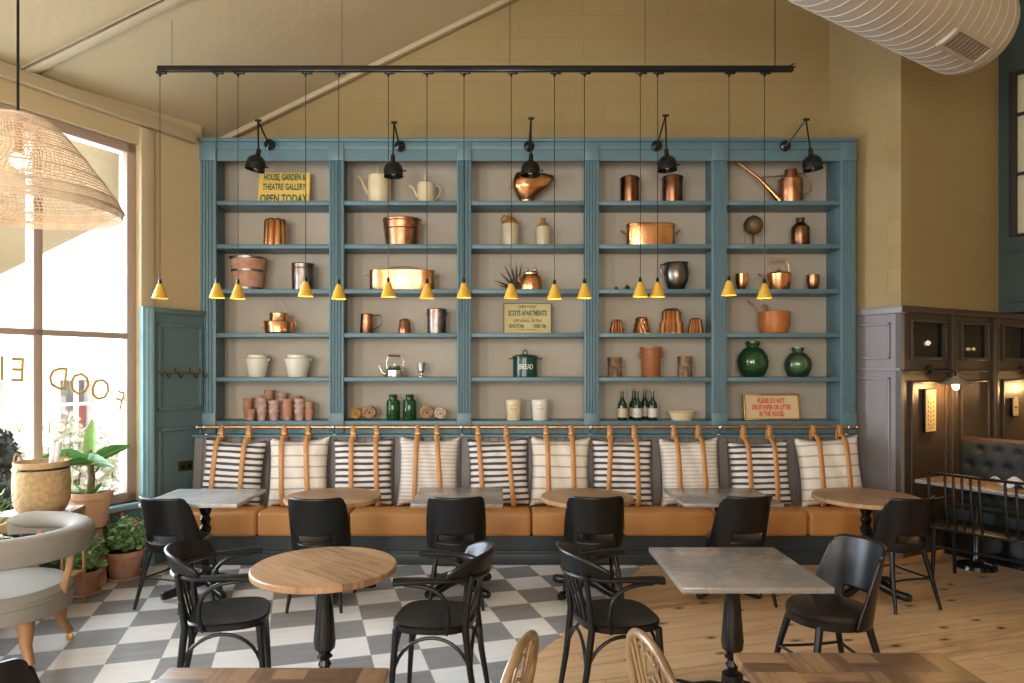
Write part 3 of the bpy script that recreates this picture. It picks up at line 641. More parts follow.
def pillow(i, d):
    a, b, t, bo, k, tilt, s1, s2 = d
    cx = sx((a + b) / 2, PYc); w = (b - a) * PYc / F / 2 * 1.03; zt = sz(t, PYc); zb = SZ + .002; h = (zt - zb) / 2 + .012
    rnd = random.Random(i); ph = rnd.random() * 6
    def sid(sg):
        def fn(u, v):
            U, V = 2 * u - 1, 2 * v - 1
            px = 1 - .075 * (1 - V * V) ** 1.0 ; pz = 1 - .07 * (1 - U * U)
            th = .085 * max(0, (1 - U ** 4) * (1 - V ** 4)) ** .5 
            wr = .006 * math.sin(9 * U + ph + 3 * V) * (1 - U * U) + .005 * math.sin(13 * V + ph)*(1-V*V)
            return Vector((U * w * px, sg * (th + wr * (1 if th > .02 else 0)), V * h * pz - .02 * (1 - U * U) * (V > .3) * V))
        return fn
    mb = MB(); mb.grid(sid(-1), 22, 22); mb.grid(sid(1), 22, 22); bmesh.ops.remove_doubles(mb.bm, verts=mb.bm.verts, dist=.0005)
    o = mb.build('cushion', k, ang=80)
    o.location = (cx, PYc, SZ + .004 + h * .985); o.rotation_euler = (R(-9), R(tilt), 0)
    pos = {0: 'first cushion from the left', 9: 'last cushion at the right end of the bench'}.get(i, ordn[i] + ' cushion from the left')
    tag(o, '%s, %s' % (kindtxt[k], pos), 'cushion', 'cushions along the bench')
    for j, (ta, tb) in enumerate((s1, s2)):
        xa = sx(ta, RY); xb = sx(tb, 6.29); y1 = PYc - .105; z1 = SZ + .07
        root = thing('leather_strap', '%s tan leather strap hanging over the %s cushion from the left' % ('left' if j == 0 else 'right', ordn[i] if i < 9 else 'tenth'), 'strap', (xa, RY, RZ), 0, 'leather straps on the rail')
        pts = [(0, .03, -.12), (0, .022, -.02), (0, .0, .017), (0, -.022, -.01), (.0, -.03, -.09)]
        dx = xb - xa; zt2 = zt - RZ; zc = SZ + .004 + h * .985; uu = (xb - cx) / w
        pts.append((dx * .08, -.045, zt2 + .035))
        for vz in (.88, .62, .3, 0, -.3, -.6, -.85, -.97):
            zz = zc + vz * h; th_ = .085 * max(0, (1 - uu ** 4) * (1 - vz ** 4)) ** .5
            pts.append((dx * (.12 + .88 * (1 - vz) / 2), PYc + .158 * (zz - zc) - th_ - .012 - (.012 if vz > .8 else 0) - RY, zz - RZ))
        # smooth path
        sp = []
        P = [Vector(p) for p in pts]
        for q in range(len(P) - 1):
            p0, p1, p2, p3 = P[max(q - 1, 0)], P[q], P[q + 1], P[min(q + 2, len(P) - 1)]
            for s in range(4):
                tt = s / 4; sp.append(.5 * ((2 * p1) + (p2 - p0) * tt + (2 * p0 - 5 * p1 + 4 * p2 - p3) * tt ** 2 + (3 * p1 - p0 - 3 * p2 + p3) * tt ** 3))
        sp.append(P[-1])
        mb = MB(); n = len(sp); hw = .022
        def fn(u, v, sp=sp, n=n, hw=hw):
            p = sp[min(int(round(v * (n - 1))), n - 1)]; return p + Vector(((2 * u - 1) * hw, 0, 0))
        mb.grid(fn, 2, n - 1); mb.build('strap', 'tan', root, solid=.004)
        mb = MB(); zz = sz(438, 6.4) - RZ
        for (q0, q1, q2, q3) in ((-.027, .027, .014, .018), (-.027, .027, -.018, -.014), (-.027, -.022, -.018, .018), (.022, .027, -.018, .018), (-.002, .002, -.016, .016)): mb.box(q0 + dx * .06, q1 + dx * .06, -.046, -.039, zz + q2, zz + q3, .001)
        mb.box(-.024 + dx * .06, .024 + dx * .06, -.045, -.037, zz + .035, zz + .045, .002)
        mb.build('buckle', 'brass', root)
for i, d in enumerate(pil_data): pillow(i, d)

# ------------------------------------------------------------------ things on the shelves
IY = 6.84
def X(px, y=IY): return (px - CX) * y / F
def Zp(py, y=IY): return H + (HY - py) * y / F
def dims(a, b, t, k, y=IY): return X((a + b) / 2, y), (b - a) * y / F / 2, Zp(t, y) - shelfz[k - 1], shelfz[k - 1]
def hoop(mb, p0, p1, hgt, r, n=14, axis='x', out=0):   # bail or loop handle between two points
    P0, P1 = Vector(p0), Vector(p1); pts = []
    for i in range(n + 1):
        t = i / n; pts.append(P0.lerp(P1, t) + Vector((0, out * math.sin(PI * t), hgt * math.sin(PI * t))))
    mb.tube(pts, r, 8); return mb
def side_loop(mb, x, z, out, h, r, sgn=1, n=12):      # D-shaped handle standing out from a side, in the x-z plane
    pts = [(x + sgn * out * math.sin(PI * i / n), 0, z + h / 2 * math.cos(PI * i / n)) for i in range(n + 1)]
    mb.tube(pts, r, 8); return mb
def put(name, label, cat, a, b, t, k, y=IY, rz=0, group=None):
    cx, w, h, z = dims(a, b, t, k, y); return thing(name, label, cat, (cx, y, z + .0005), rz, group), w, h
def vessel(r, h, ml='copper', flare=1.0, thick=.004): return [(r * flare * .97, 0), (r * flare, .004), (r, h - .004), (r + .004, h), (r - thick, h), (r - thick - .002, h * .9), (r * flare - thick - .004, .01)]
def open_vessel(mb, rb, rt, h, seg=36, sx=1, sy=1, th=.004, ripple=None, rim=.004):
    mb.lathe([(rb * .96, 0), (rb, .005), (rt, h - .008), (rt + rim, h - .004), (rt + rim * .5, h), (rt - th, h - .002), (rb - th, .012), (0.001, .011)], seg, sx=sx, sy=sy, ripple=ripple); return mb
def sign(name, label, a, b, t, k, face, edge, lines, ink, lean=8, frame=None, y=6.86, th=.02):
    root, w, h = put(name, label, 'sign', a, b, t, k, y)
    root.rotation_euler = (R(-lean), 0, 0); h = h / math.cos(R(lean))
    root.location.y -= 0.02
    mb = MB(); mb.box(-w, w, 0, th, 0, h, .002); mb.build('board', edge, root)
    mb = MB(); mb.box(-w + .008, w - .008, -.002, .002, .008, h - .008); mb.build('sign_face', face, root, smooth=False)
    if frame:
        mb = MB(); f = .018
        for q in ((-w, w, 0, f), (-w, w, h - f, h), (-w, -w + f, 0, h), (w - f, w, 0, h)): mb.box(q[0], q[1], -.014, .012, q[2], q[3], .003)
        mb.build('frame', frame, root)
    for (s, zf, size, sxx, *bo) in lines: text('lettering', s, size, ink, root, (bo[1] if len(bo) > 1 else 0, -.0035, zf * h), sx=sxx, bold=bo[0] if bo else 0.0)
    return root
# bay 1
sign('gallery_sign', 'yellow sign with green lettering reading open today, top left shelf', 258, 309.5, 171.5, 1, 'signy', 'signy', [('HOUSE, GARDEN &', .76, .092, .52, .0026), ('THEATRE GALLERY', .46, .092, .54, .0026), ('OPEN TODAY', .07, .118, .62, .003)], 'ink', lean=10)
t, w, h = put('fluted_mould', 'pale fluted copper mould alone on the second shelf, far left bay', 'mould', 264, 287, 219.5, 2)
mb = MB()
for q in range(7):
    a = 2 * PI * q / 7; rr = w * .62; mb.lathe([(w * .40, 0), (w * .33, h * .9), (w * .2, h), (.002, h * 1.0)], 14, (math.cos(a) * rr, math.sin(a) * rr, 0))
mb.lathe([(w * .6, 0), (w * .55, h * .9)], 20); mb.build('body', 'copper', t)
t, w, h = put('wooden_bucket', 'tapered orange-brown coopered bucket with grey metal bands', 'bucket', 231, 266, 258, 3)
open_vessel(MB(), w * .78, w, h, ripple=lambda a, z: 1 + .006 * math.cos(a * 14)).build('staves', 'copperwood' if 'copperwood' in M else 'terra', t)
for zf in (.02, .55, .93):
    r = w * (.78 + .22 * zf) + .003; MB().lathe([(r, zf * h), (r + .003, zf * h + .002), (r + .003 + .002, zf * h + .022), (r, zf * h + .024)], 36, cap=False).build('band', 'tin', t)
t, w, h = put('metal_canister', 'dark tin canister with a coppery side beside the wooden bucket', 'canister', 292, 314, 264, 3)
open_vessel(MB(), w * .97, w, h, seg=32).build('body', 'tin', t); MB().lathe([(w + .001, h * .8), (w + .004, h * .82), (w + .001, h * .84)], 32, cap=False).build('band', 'copper', t)
t, w, h = put('bail_pot', 'round copper pot with lid, ear handles and tall thin bail', 'pot', 263, 295, 313, 4)
MB().lathe([(w * .72, 0), (w * .86, .012), (w * .9, h * .55), (w * .88, h * .58), (w * .62, h * .62), (w * .56, h * .75), (w * .58, h * .97), (w * .5, h), (.002, h)], 36).build('body', 'copper', t)
for s in (-1, 1):
    mb = MB(); side_loop(mb, s * w * .84, h * .42, w * .22, h * .42, .006, s); mb.build('ear_handle', 'copper', t)
hoop(MB(), (-w * .56, 0, h * .7), (w * .56, 0, h * .7), h * .85, .0035).build('bail', 'silver', t)
for i, (a, b) in enumerate(((245, 269.5), (284.5, 311.5))):
    t, w, h = put('glazed_jar', ['white glazed jar with rolled shoulder, left of the pair', 'cream glazed jar with two lugs, right of the pair'][i], 'jar', a, b, 354.8, 5, group='white jars, far left bay')
    MB().lathe([(w * .66, 0), (w * .70, .006), (w * .92, h * .70), (w * .95, h * .8), (w * .86, h * .86), (w * .76, h * .88), (w * .78, h * .99), (w * .72, h), (w * .66, h * .9), (w * .6, .02), (.002, .018)], 40).build('body', 'white', t)
    for s in (-1, 1): MB().ball((s * w * .93, 0, h * .78), .014, 1, .8, 1.2, 10).build('lug', 'white', t)
# terracotta pots, stacked
pots = [(248, 398, 6.90, 'back', 'terra'), (260, 395.5, 6.90, 'back', 'terra2'), (269, 390, 6.92, 'back', 'terra'), (282.5, 393, 6.92, 'back', 'terra2'), (296.5, 396, 6.92, 'back', 'terra'),
        (250.5, 408, 6.78, 'front', 'terra'), (262, 398.5, 6.78, 'front', 'terra2'), (274, 400.5, 6.76, 'front', 'terra2'), (287.5, 399, 6.78, 'front', 'terra'), (299.5, 399, 6.76, 'front', 'terra2'), (309, 402, 6.8, 'front', 'terra')]
protos = {}
cnt = {'back': 0, 'front': 0}
nth = ['first', 'second', 'third', 'fourth', 'fifth', 'sixth']
for px, py, y, row, m in pots:
    z = shelfz[5]; hh = Zp(py, y) - z; ph = .105; step = .05
    n = max(1, int(round((hh - ph) / step)) + 1); step = (hh - ph) / (n - 1) if n > 1 else 0
    sname = nth[cnt[row]]; cnt[row] += 1
    for k in range(n):
        where = 'alone' if n == 1 else ('bottom pot' if k == 0 else 'top pot' if k == n - 1 else '%s pot up' % nth[k])
        lb = 'small terracotta pot, %s of the %s stack from left, %s row' % (where, sname, row) if n > 1 else 'small terracotta pot standing alone, %s from left in the %s row' % (sname, row)
        if m not in protos:
            o = MB().lathe([(.032, 0), (.034, .003), (.044, ph * .74), (.049, ph * .75), (.0505, ph * .98), (.049, ph), (.045, ph * .99), (.041, ph * .72), (.030, .010), (.002, .010)], 24).build('terracotta_pot', m)
            protos[m] = o
        else: o = protos[m].copy(); C.objects.link(o)
        tag(o, lb, 'pot', 'small terracotta pots on the bottom left shelf', (X(px, y), y, z + .0005 + k * step), k * 1.3)
# bay 2
def watering(a, b, t_, k, label, spout, hand, m, cx_side=False):
    t, w, h = put('watering_can', label, 'watering can', a, b, t_, k)
    MB().lathe([(w * .98, 0), (w, .006), (w * .96, h * .97), (w * .9, h), (.002, h)], 36).build('body', m, t)
    return t, w, h
t, w, h = watering(367.5, 391, 176, 1, 'large cream watering can, left of the two on the top shelf', 0, 0, 'cream')
MB().tube([(-w * .9, 0, h * .32), (-w * 1.25, 0, h * .62), (-w * 1.5, 0, h * .86), (-w * 1.8, 0, h * .97)], [.022, .016, .012, .013], 12).build('spout', 'cream', t)
hoop(MB(), (0, -w * .8, h * .97), (0, w * .8, h * .97), h * .34, .01).build('handle', 'cream', t)
t, w, h = watering(417, 435.5, 183.5, 1, 'small cream watering can, right of the two on the top shelf', 0, 0, 'cream')
MB().tube([(-w * .9, 0, h * .35), (-w * 1.2, 0, h * .6), (-w * 1.4, 0, h * .8), (-w * 1.85, 0, h * .90)], [.020, .014, .011, .013], 12).build('spout', 'cream', t)
hoop(MB(), (-.0, -w * .8, h * .97), (.0, w * .8, h * .97), h * .5, .012).build('top_handle', 'cream', t)
MB().tube([(w * .92, 0, h * .85), (w * 1.35, 0, h * .88), (w * 1.55, 0, h * .65), (w * 1.35, 0, h * .4), (w * .93, 0, h * .2)], .007, 8).build('side_handle', 'cream', t)
t, w, h = put('copper_tub', 'tapered copper tub on the second shelf of the second bay', 'tub', 382.5, 422, 220, 2)
open_vessel(MB(), w * .82, w * .97, h).build('body', 'oldcopper', t)
for zf in (.9, .62): MB().lathe([(w * (.82 + .15 * zf) + .001, zf * h - .006), (w * (.82 + .15 * zf) + .006, zf * h), (w * (.82 + .15 * zf) + .002, zf * h + .006)], 36, cap=False).build('hoop', 'copper', t)
def fish_kettle(a, b, t_, k, label, lid, y=IY):
    t, w, h = put('fish_kettle', label, 'pan', a, b, t_, k, y)
    def oval(r, z, s=.36, p=2.8):
        return [(r * w * math.copysign(abs(math.cos(q)) ** (2 / p), math.cos(q)), s * r * w * math.copysign(abs(math.sin(q)) ** (2 / p), math.sin(q)), z) for q in [2 * PI * i / 48 for i in range(48)]]
    mb = MB(); prof = [(.985, 0), (1, .006), (1, h * .86)] + ([(1.02, h * .87), (1.02, h * .97), (.97, h)] if lid else [(1.0, h * .97), (1.015, h), (.96, h)])
    rings = [[mb.bm.verts.new(p) for p in oval(r, z)] for r, z in prof]
    for A, B in zip(rings, rings[1:]):
        for i in range(48): mb.bm.faces.new((A[i], A[(i + 1) % 48], B[(i + 1) % 48], B[i]))
    mb.bm.faces.new(rings[0][::-1]); mb.bm.faces.new(rings[-1]); mb.build('body', 'copper', t)
    return t, w, h
t, w, h = fish_kettle(370, 435, 271, 3, 'long low copper fish kettle with thin lid handle, second bay', False)
hoop(MB(), (-w * .75, 0, h * .99), (w * .75, 0, h * .99), h * .22, .005).build('lid_handle', 'brass', t)
for s in (-1, 1): MB().tube([(s * w * .98, .0, h * .7), (s * w * 1.08, 0, h * .8), (s * w * 1.16, 0, h * .78)], .006, 8).build('end_handle', 'brass', t)
t, w, h = put('copper_tankard', 'copper tankard with one large curved handle', 'tankard', 360, 373.5, 314, 4)
open_vessel(MB(), w, w * .85, h, 28).build('body', 'oldcopper', t)
MB().tube([(w * .85, 0, h * .92), (w * 1.9, 0, h * .95), (w * 2.35, 0, h * .7), (w * 2.0, 0, h * .4), (w * .95, 0, h * .2)], .006, 8).build('handle', 'pewter', t)
t, w, h = put('small_mould', 'small dark copper mould between tankard and tall canister', 'mould', 398.5, 411, 318.5, 4)
MB().lathe([(w, 0), (w, h * .3), (w * .92, h * .35), (w * .8, h * .85), (w * .55, h * .97), (.002, h)], 28, ripple=lambda a, z: 1 + (.06 * math.cos(8 * a) if z > h * .2 else 0)).build('body', 'oldcopper', t)
t, w, h = put('lidded_canister', 'tall tarnished metal canister with flat lid in second bay', 'canister', 426.5, 447, 309, 4)
MB().lathe([(w * .92, 0), (w * .93, h * .93), (w * .9, h * .93)], 32).build('body', 'tin', t)
MB().lathe([(w, h * .92), (w, h * .97), (w * .9, h), (.01, h), (.008, h + .004), (.002, h + .005)], 32).build('lid', 'oldcopper', t)
for s in (-1, 1):
    mb = MB(); mb.ball((s * w * .95, 0, h * .8), .012, 1, 1, 1.4, 8); mb.build('lug', 'tin', t)
t, w, h = put('kettle', 'silver kettle with dark wooden grip', 'kettle', 385, 405, 365, 5)
MB().lathe([(w * .98, 0), (w, .008), (w * .97, h * .55), (w * .7, h * .75), (w * .66, h * .8), (w * .6, h * .92), (w * .15, h * .97), (w * .15, h * 1.08), (.002, h * 1.1)], 36).build('body', 'silver', t)
MB().tube([(-w * .9, 0, h * .2), (-w * 1.3, 0, h * .35), (-w * 1.45, 0, h * .7), (-w * 1.6, 0, h * .95)], [.018, .013, .009, .008], 12).build('spout', 'silver', t)
mb = MB(); mb.tube([(-w * .75, 0, h * .65), (-w * .85, 0, h * 1.2), (-w * .62, 0, h * 1.75)], .0045, 8); mb.tube([(w * .75, 0, h * .65), (w * .9, 0, h * 1.3), (w * .5, 0, h * 1.78)], .0045, 8); mb.build('handle_wire', 'silver', t)
MB().tube([(-w * .66, 0, h * 1.78), (w * .55, 0, h * 1.78)], .011, 10).build('grip', 'darkwood', t)
t, w, h = put('goblet', 'small silver goblet beside the silver kettle', 'goblet', 417, 426, 362.5, 5)
MB().lathe([(w * .65, 0), (w * .6, .008), (w * .2, h * .14), (w * .2, h * .25), (w * .75, h * .42), (w * .95, h * .95), (w, h), (w * .9, h), (w * .7, h * .5), (.002, h * .4)], 28).build('body', 'silver', t)
def coil(px, r, m, label):
    y = 6.76; rr = r * y / F; t = thing('rope_coil', label, 'coil', (X(px, y), y, shelfz[5] + .001), 0, 'coils on the bottom shelf')
    pts = []; n = 90; turns = 2.6
    for i in range(n + 1):
        q = i / n; a = q * turns * 2 * PI; rad = rr * (.14 + .66 * q); pts.append((rad * math.cos(a), -.0 - .02 * (1 - q), rad * math.sin(a) + rr))
    MB().tube(pts, [rr * (.10 + .11 * i / n) for i in range(n + 1)], 8).build('coil', m, t)
    mb = MB(); mb.lathe([(rr * .85, -.012), (rr * .85, .02)], 24, (0, .05, rr), rot=Matrix.Rotation(R(90), 3, 'X')); mb.build('backing', m, t)
coil(355.7, 6.6, 'fossily', 'small yellow spiral coil at the left end of the second bay')
coil(369.3, 7.8, 'fossil', 'larger brown spiral coil left of the green jars')
coil(427.3, 7.8, 'fossil', 'brown spiral coil just right of the green jars')
coil(440.7, 6.8, 'fossilw', 'small pale spiral coil, rightmost of the four')
for i, (a, b) in enumerate(((386.5, 400), (403, 416.5))):
    t, w, h = put('glass_jar', ['dark green glass jar, left one of the pair', 'dark green glass jar, right one of the pair'][i], 'jar', a, b, 394.5, 6, 6.8, group='green jars in the second bay')
    MB().lathe([(w * .9, 0), (w, .01), (w, h * .72), (w * .85, h * .79), (w * .62, h * .81), (w * .6, h * .98), (w * .62, h), (w * .5, h), (w * .5, h * .83), (.002, h * .8)], 32).build('body', 'jargreen', t)
# bay 3
t, w, h = put('coal_scuttle', 'copper coal scuttle with a wide flared lip, centre of the top shelf', 'scuttle', 512.5, 541, 174, 1)
def scuttle(u, v):
    a = 2 * PI * u; prof = [(0.45, 0), (.48, .03), (.46, .12), (.7, .3), (1.0, .55), (1.02, .75), (.85, .95), (.80, 1.0)]
    q = v * (len(prof) - 1); i = min(int(q), len(prof) - 2); f_ = q - i; r = prof[i][0] * (1 - f_) + prof[i + 1][0] * f_; z = prof[i][1] * (1 - f_) + prof[i + 1][1] * f_
    c = max(0, math.cos(a)); ext = 1 + 1.75 * c ** 3 * max(0, (z - .25)) 
    return Vector((w * r * math.cos(a) * ext, w * .8 * r * math.sin(a), h * (z - .1 * c ** 3 * (z > .9) + .04 * c * z)))
MB().grid(scuttle, 48, 28, wrap=True).build('body', 'copper', t, solid=.003)
MB().tube([(-w * .95, 0, h * .62), (-w * 1.25, 0, h * .55), (-w * 1.3, 0, h * .42), (-w * 1.0, 0, h * .38)], .006, 8).build('handle', 'brass', t)
MB().lathe([(.001, h*.02),(w * .44, h*.02), (w*.45, h*.1)], 28, cap=False).build('bottom', 'copper', t)
t, w, h = put('stoneware_jug', 'two-tone stoneware jug with a loop handle at its neck', 'jug', 501.5, 519, 214.5, 2)
MB().lathe([(w * .97, 0), (w, .008), (w, h * .68), (w * .97, h * .7)], 32).build('body', 'stone', t)
MB().lathe([(w * .99, h * .69), (w * .92, h * .74), (w * .5, h * .88), (w * .26, h * .92), (w * .26, h * .98), (w * .3, h), (.002, h)], 32).build('neck', 'stonetop', t)
MB().tube([(-w * .25, 0, h * .94), (-w * .75, 0, h * .97), (-w * .95, 0, h * .86), (-w * .88, 0, h * .72)], .009, 8).build('handle', 'stonetop', t)
t, w, h = put('stoneware_bottle', 'two-tone stoneware bottle with a short neck', 'bottle', 536, 550.5, 217.5, 2)
MB().lathe([(w * .97, 0), (w, .008), (w, h * .66), (w * .97, h * .68)], 32).build('body', 'stone', t)
MB().lathe([(w * .99, h * .67), (w * .9, h * .72), (w * .4, h * .82), (w * .26, h * .86), (w * .26, h * .9), (w * .36, h * .92), (w * .34, h * .98), (.002, h)], 32).build('neck', 'stonetop', t)
t = thing('dried_palm_fan', 'dark dried palm leaf fanned out left of the copper pot', 'leaf', (X(517, 6.93), 6.93, shelfz[2]))
mb = MB()
for i, (tx, ty) in enumerate(((494, 280), (499, 272), (504, 265), (510, 262.5), (516, 262), (522, 262.5), (498, 285))):
    e = W(tx, ty, 6.93) - t.location; mb.tube([(0, 0, .005), (e.x * .5, -.01, e.z * .5 + .012), (e.x, 0, e.z)], [.006, .010, .001], 6, flat=(1, .25), up=(0, 0, 1))
mb.build('blades', 'fan', t)
t, w, h = put('cauldron', 'squat polished copper cauldron with scalloped rim in the middle bay', 'pot', 519, 543, 268, 3, 6.8)
MB().lathe([(w * .98, 0), (w, .01), (w * .93, h * .45), (w * .78, h * .62), (w * .62, h * .7), (w * .64, h * .78), (w * .58, h * .82), (.002, h * .84)], 36, ripple=lambda a, z: 1 + .02 * math.cos(12 * a)).build('body', 'copper', t)
for s in (-1, 1):
    MB().ball((s * w * .35, -.01, h * .92), .02, 1, .8, 1, 12).build('finial', 'silver', t)
    mb = MB(); side_loop(mb, s * w * .88, h * .5, w * .14, h * .25, .006, s); mb.build('ear_handle', 'copper', t)
sign('apartments_sign', 'cream sign with rows of green lettering in the middle bay', 503.5, 551.5, 303, 4, 'signc', 'ink', [('OPEN TODAY', .835, .038, .75, .0006), ('SCOTS APARTMENTS', .59, .072, .56, .0024), ('FULLY SHOWN', .50, .018, .9), ('OPTIONAL EXTRA', .375, .040, .85, .0006), ('ADULTS 30p', .20, .046, .60, .002, -.11), ('CHILD 20p', .20, .046, .60, .002, .12), ('GUIDED TOUR HOURLY', .11, .018, 1.0)], 'ink', lean=7)
t, w, h = put('bread_bin', 'dark green enamel bin lettered BREAD with side handles', 'bin', 512.5, 538, 355.5, 5)
open_vessel(MB(), w * .97, w * .97, h * .92).build('body', 'greenen', t)
mb = MB(); mb.lathe([(w * 1.02, h * .9), (w * 1.03, h * .95), (w * .9, h), (w * .3, h * 1.06), (.002, h * 1.07)], 36); mb.build('lid', 'greenen', t)
mb = MB(); side_loop(mb, 0, h * 1.13, .02, .05, .005, 1); side_loop(mb, 0, h * 1.13, .02, .05, .005, -1); mb.build('knob', 'black', t)
for s in (-1, 1):
    mb = MB(); mb.box(min(s * w * .95, s * w * 1.3), max(s * w * .95, s * w * 1.3), -.03, .03, h * .82, h * .88, .008); mb.build('side_handle', 'black', t)
for i, ch in enumerate('BREAD'):
    a = R(-90 + (i - 2) * 13.5); text('lettering', ch, .072, 'inkw', t, (w * .985 * math.cos(a), w * .985 * math.sin(a), h * .36), rot=(R(90), 0, a + R(90)), sx=.72)
for i, (a, b) in enumerate(((504.5, 522.5), (530.5, 549.5))):
    t, w, h = put('enamel_pail', ['cream enamel pail with wire bail, left of the pair', 'cream enamel pail with wire bail, right of the pair'][i], 'bucket', a, b, 399.5, 6, 6.79, group='cream pails in the middle bay')
    open_vessel(MB(), w * .76, w * .93, h).build('body', 'cream' if i == 0 else 'white', t)
    hoop(MB(), (-w * .96, 0, h * .86), (w * .96, 0, h * .86), -.12 * h, .003, out=-w * 1.0).build('bail', 'silver', t)
    for s in (-1, 1): MB().ball((s * w * .95, 0, h * .86), .009, seg=8).build('lug', 'silver', t)
    mb = MB(); mb.box(-.032, .032, -w * .86 - .002, -w * .86 + .004, h * .55, h * .57, .001); mb.build('printed_mark', 'inkd', t)
# bay 4
for i, (a, b, tp) in enumerate(((620, 639.5, 176.5), (662, 683, 175.5))):
    t, w, h = put('copper_canister', ['dark copper canister with domed lid, left of the pair', 'dark copper canister with domed lid, right of the pair'][i], 'canister', a, b, tp, 1, group='copper canisters on the top shelf')
    MB().lathe([(w * .93, 0), (w * .95, .006), (w * .95, h * .84)], 36).build('body', 'darkcopper', t)
    MB().lathe([(w, h * .83), (w * 1.0, h * .93), (w * .85, h * .97), (w * .3, h), (.012, h), (.016, h * 1.05), (.002, h * 1.08)], 36).build('lid', 'darkcopper', t)
t, w, h = fish_kettle(626.5, 674.5, 224, 2, 'large lidded copper pan with end handles, fourth bay', True)
for s in (-1, 1):
    MB().tube([(s * w * .98, -.02, h * .55), (s * w * 1.12, -.02, h * .62), (s * w * 1.22, 0, h * .72), (s * w * 1.12, .02, h * .62), (s * w * .98, .02, h * .55)], .006, 8).build('end_handle', 'oldcopper', t)
for i, (px, r) in enumerate(((616.2, 1.9), (627.3, 2.7))):
    rr = r * IY / F; o = MB().lathe([(rr * .5, 0), (rr * .95, rr * .5), (rr, rr), (rr * .8, rr * 1.7), (rr * .25, rr * 2.05), (rr * .2, rr * 2.4), (.001, rr * 2.45)], 18).build('dried_seed_pod', 'fan')
    tag(o, ['tiny dark seed pod at the left of the third shelf', 'larger dark seed pod left of the pewter jug'][i], 'seed pod', None, (X(px), IY, shelfz[2] + .001))
t, w, h = put('pewter_jug', 'big bellied pewter jug with one side handle', 'jug', 663.5, 689, 263, 3)
MB().lathe([(w * .55, 0), (w * .6, .008), (w * .9, h * .35), (w * .98, h * .6), (w * .9, h * .85), (w * .86, h * .93), (w * .95, h), (w * .86, h), (w * .8, h * .9), (.002, h * .3)], 36).build('body', 'pewter', t)
MB().tube([(-w * .9, 0, h * .95), (-w * 1.2, 0, h * .93), (-w * 1.22, 0, h * .72), (-w * .92, 0, h * .52)], .009, 8).build('handle', 'pewter', t)
def jelly(a, b, tp, label, lobes, tiers):
    t, w, h = put('jelly_mould', label, 'mould', a, b, tp, 4, group='copper jelly moulds')
    prof = [(w, 0), (w * 1.0, h * .04)]
    for i in range(tiers): f0, f1 = i / tiers, (i + 1) / tiers; prof += [(w * (.98 - .36 * f0), h * (.05 + .9 * f0)), (w * (.95 - .36 * f0), h * (.05 + .9 * (f0 + .8 * (f1 - f0))))]
    prof += [(w * .5, h * .99), (w * .2, h * .93), (.002, h * .93)]
    MB().lathe(prof, 64, ripple=lambda q, z: 1 + .26 * abs(math.cos(lobes * q / 2 + (z * 30 if lobes == 12 else 0))) - .17).build('body', 'copper', t, ang=60)
jelly(610, 623.5, 319.5, 'small copper jelly mould, first from the left', 9, 2)
jelly(633.5, 649.5, 317, 'turban-shaped copper jelly mould, second from the left', 12, 3)
jelly(660, 683, 308.5, 'tallest tiered copper jelly mould', 8, 2)
jelly(688.5, 703, 318, 'small copper jelly mould, last on the right', 8, 2)
for i, (a, b, tp) in enumerate(((608, 622, 357.5), (678, 692, 356.5))):
    t, w, h = put('log', ['short bark-covered log standing left of the brown crock', 'short bark-covered log standing right of the brown crock'][i], 'log', a, b, tp, 5, group='logs in the fourth bay')
    MB().lathe([(w, 0), (w * .98, h * .5), (w, h), (w * .93, h)], 28, ripple=lambda q, z: 1 + .04 * math.sin(5 * q + z * 30) + .03 * math.sin(11 * q)).build('bark', 'bark', t)
    MB().lathe([(w * .9, h + .001), (w * .88, h + .003), (.002, h + .003)], 24).build('cut_end', 'wood', t)
t, w, h = put('brown_crock', 'tall chestnut glazed crock with ear lugs and rim', 'crock', 640, 662, 347, 5)
MB().lathe([(w * .82, 0), (w * .84, .006), (w * .93, h * .85), (w * .97, h * .9), (w, h * .93), (w, h), (w * .88, h), (w * .8, .02), (.002, .02)], 36).build('body', 'brown_glaze', t)
for s in (-1, 1): mb = MB(); side_loop(mb, s * w * .9, h * .75, .022, .05, .009, s); mb.build('ear_handle', 'brown_glaze', t)
bt = None
for px, tp, y, lab, lm in ((622.3, 389.5, 6.76, 'green wine bottle, leftmost, with cream label and cork top', 'label'), (633.8, 390, 6.90, 'wine bottle half hidden behind the second bottle', 'label'), (637.2, 389.8, 6.76, 'green wine bottle with pale label in the middle of the front row', 'labelw'), (644.8, 391, 6.90, 'wine bottle standing behind, without a cork top', 'label'), (652.7, 390.5, 6.76, 'green wine bottle, rightmost, with whitish label', 'labelw')):
    z = shelfz[5]; h = Zp(tp, y) - z; loc = (X(px, y), y, z + .0008)
    if bt is None:
        t = thing('wine_bottle', lab, 'bottle', loc, 0, 'wine bottles in the fourth bay'); w = .044
        MB().lathe([(w * .9, 0), (w, .008), (w, h * .45), (w * .92, h * .53), (w * .45, h * .68), (w * .32, h * .76), (w * .31, h * .97), (w * .2, h * .975)], 28).build('glass_body', 'bottle', t)
        MB().lathe([(w * 1.01, h * .10), (w * 1.015, h * .105), (w * 1.015, h * .385), (w * 1.01, h * .39)], 28, cap=False).build('paper_label', lm, t)
        MB().lathe([(w * .34, h * .94), (w * .42, h * .95), (w * .44, h), (w * .2, h * 1.02), (.001, h * 1.02)], 20).build('cork', 'cork', t)
        bt = t
    else:
        r = dup(bt, loc, random.uniform(-.3, .3), lab)
        for c in r.children:
            if c.name.startswith('paper_label') and lm != 'label': c.data = c.data.copy(); c.data.materials[0] = M[lm]
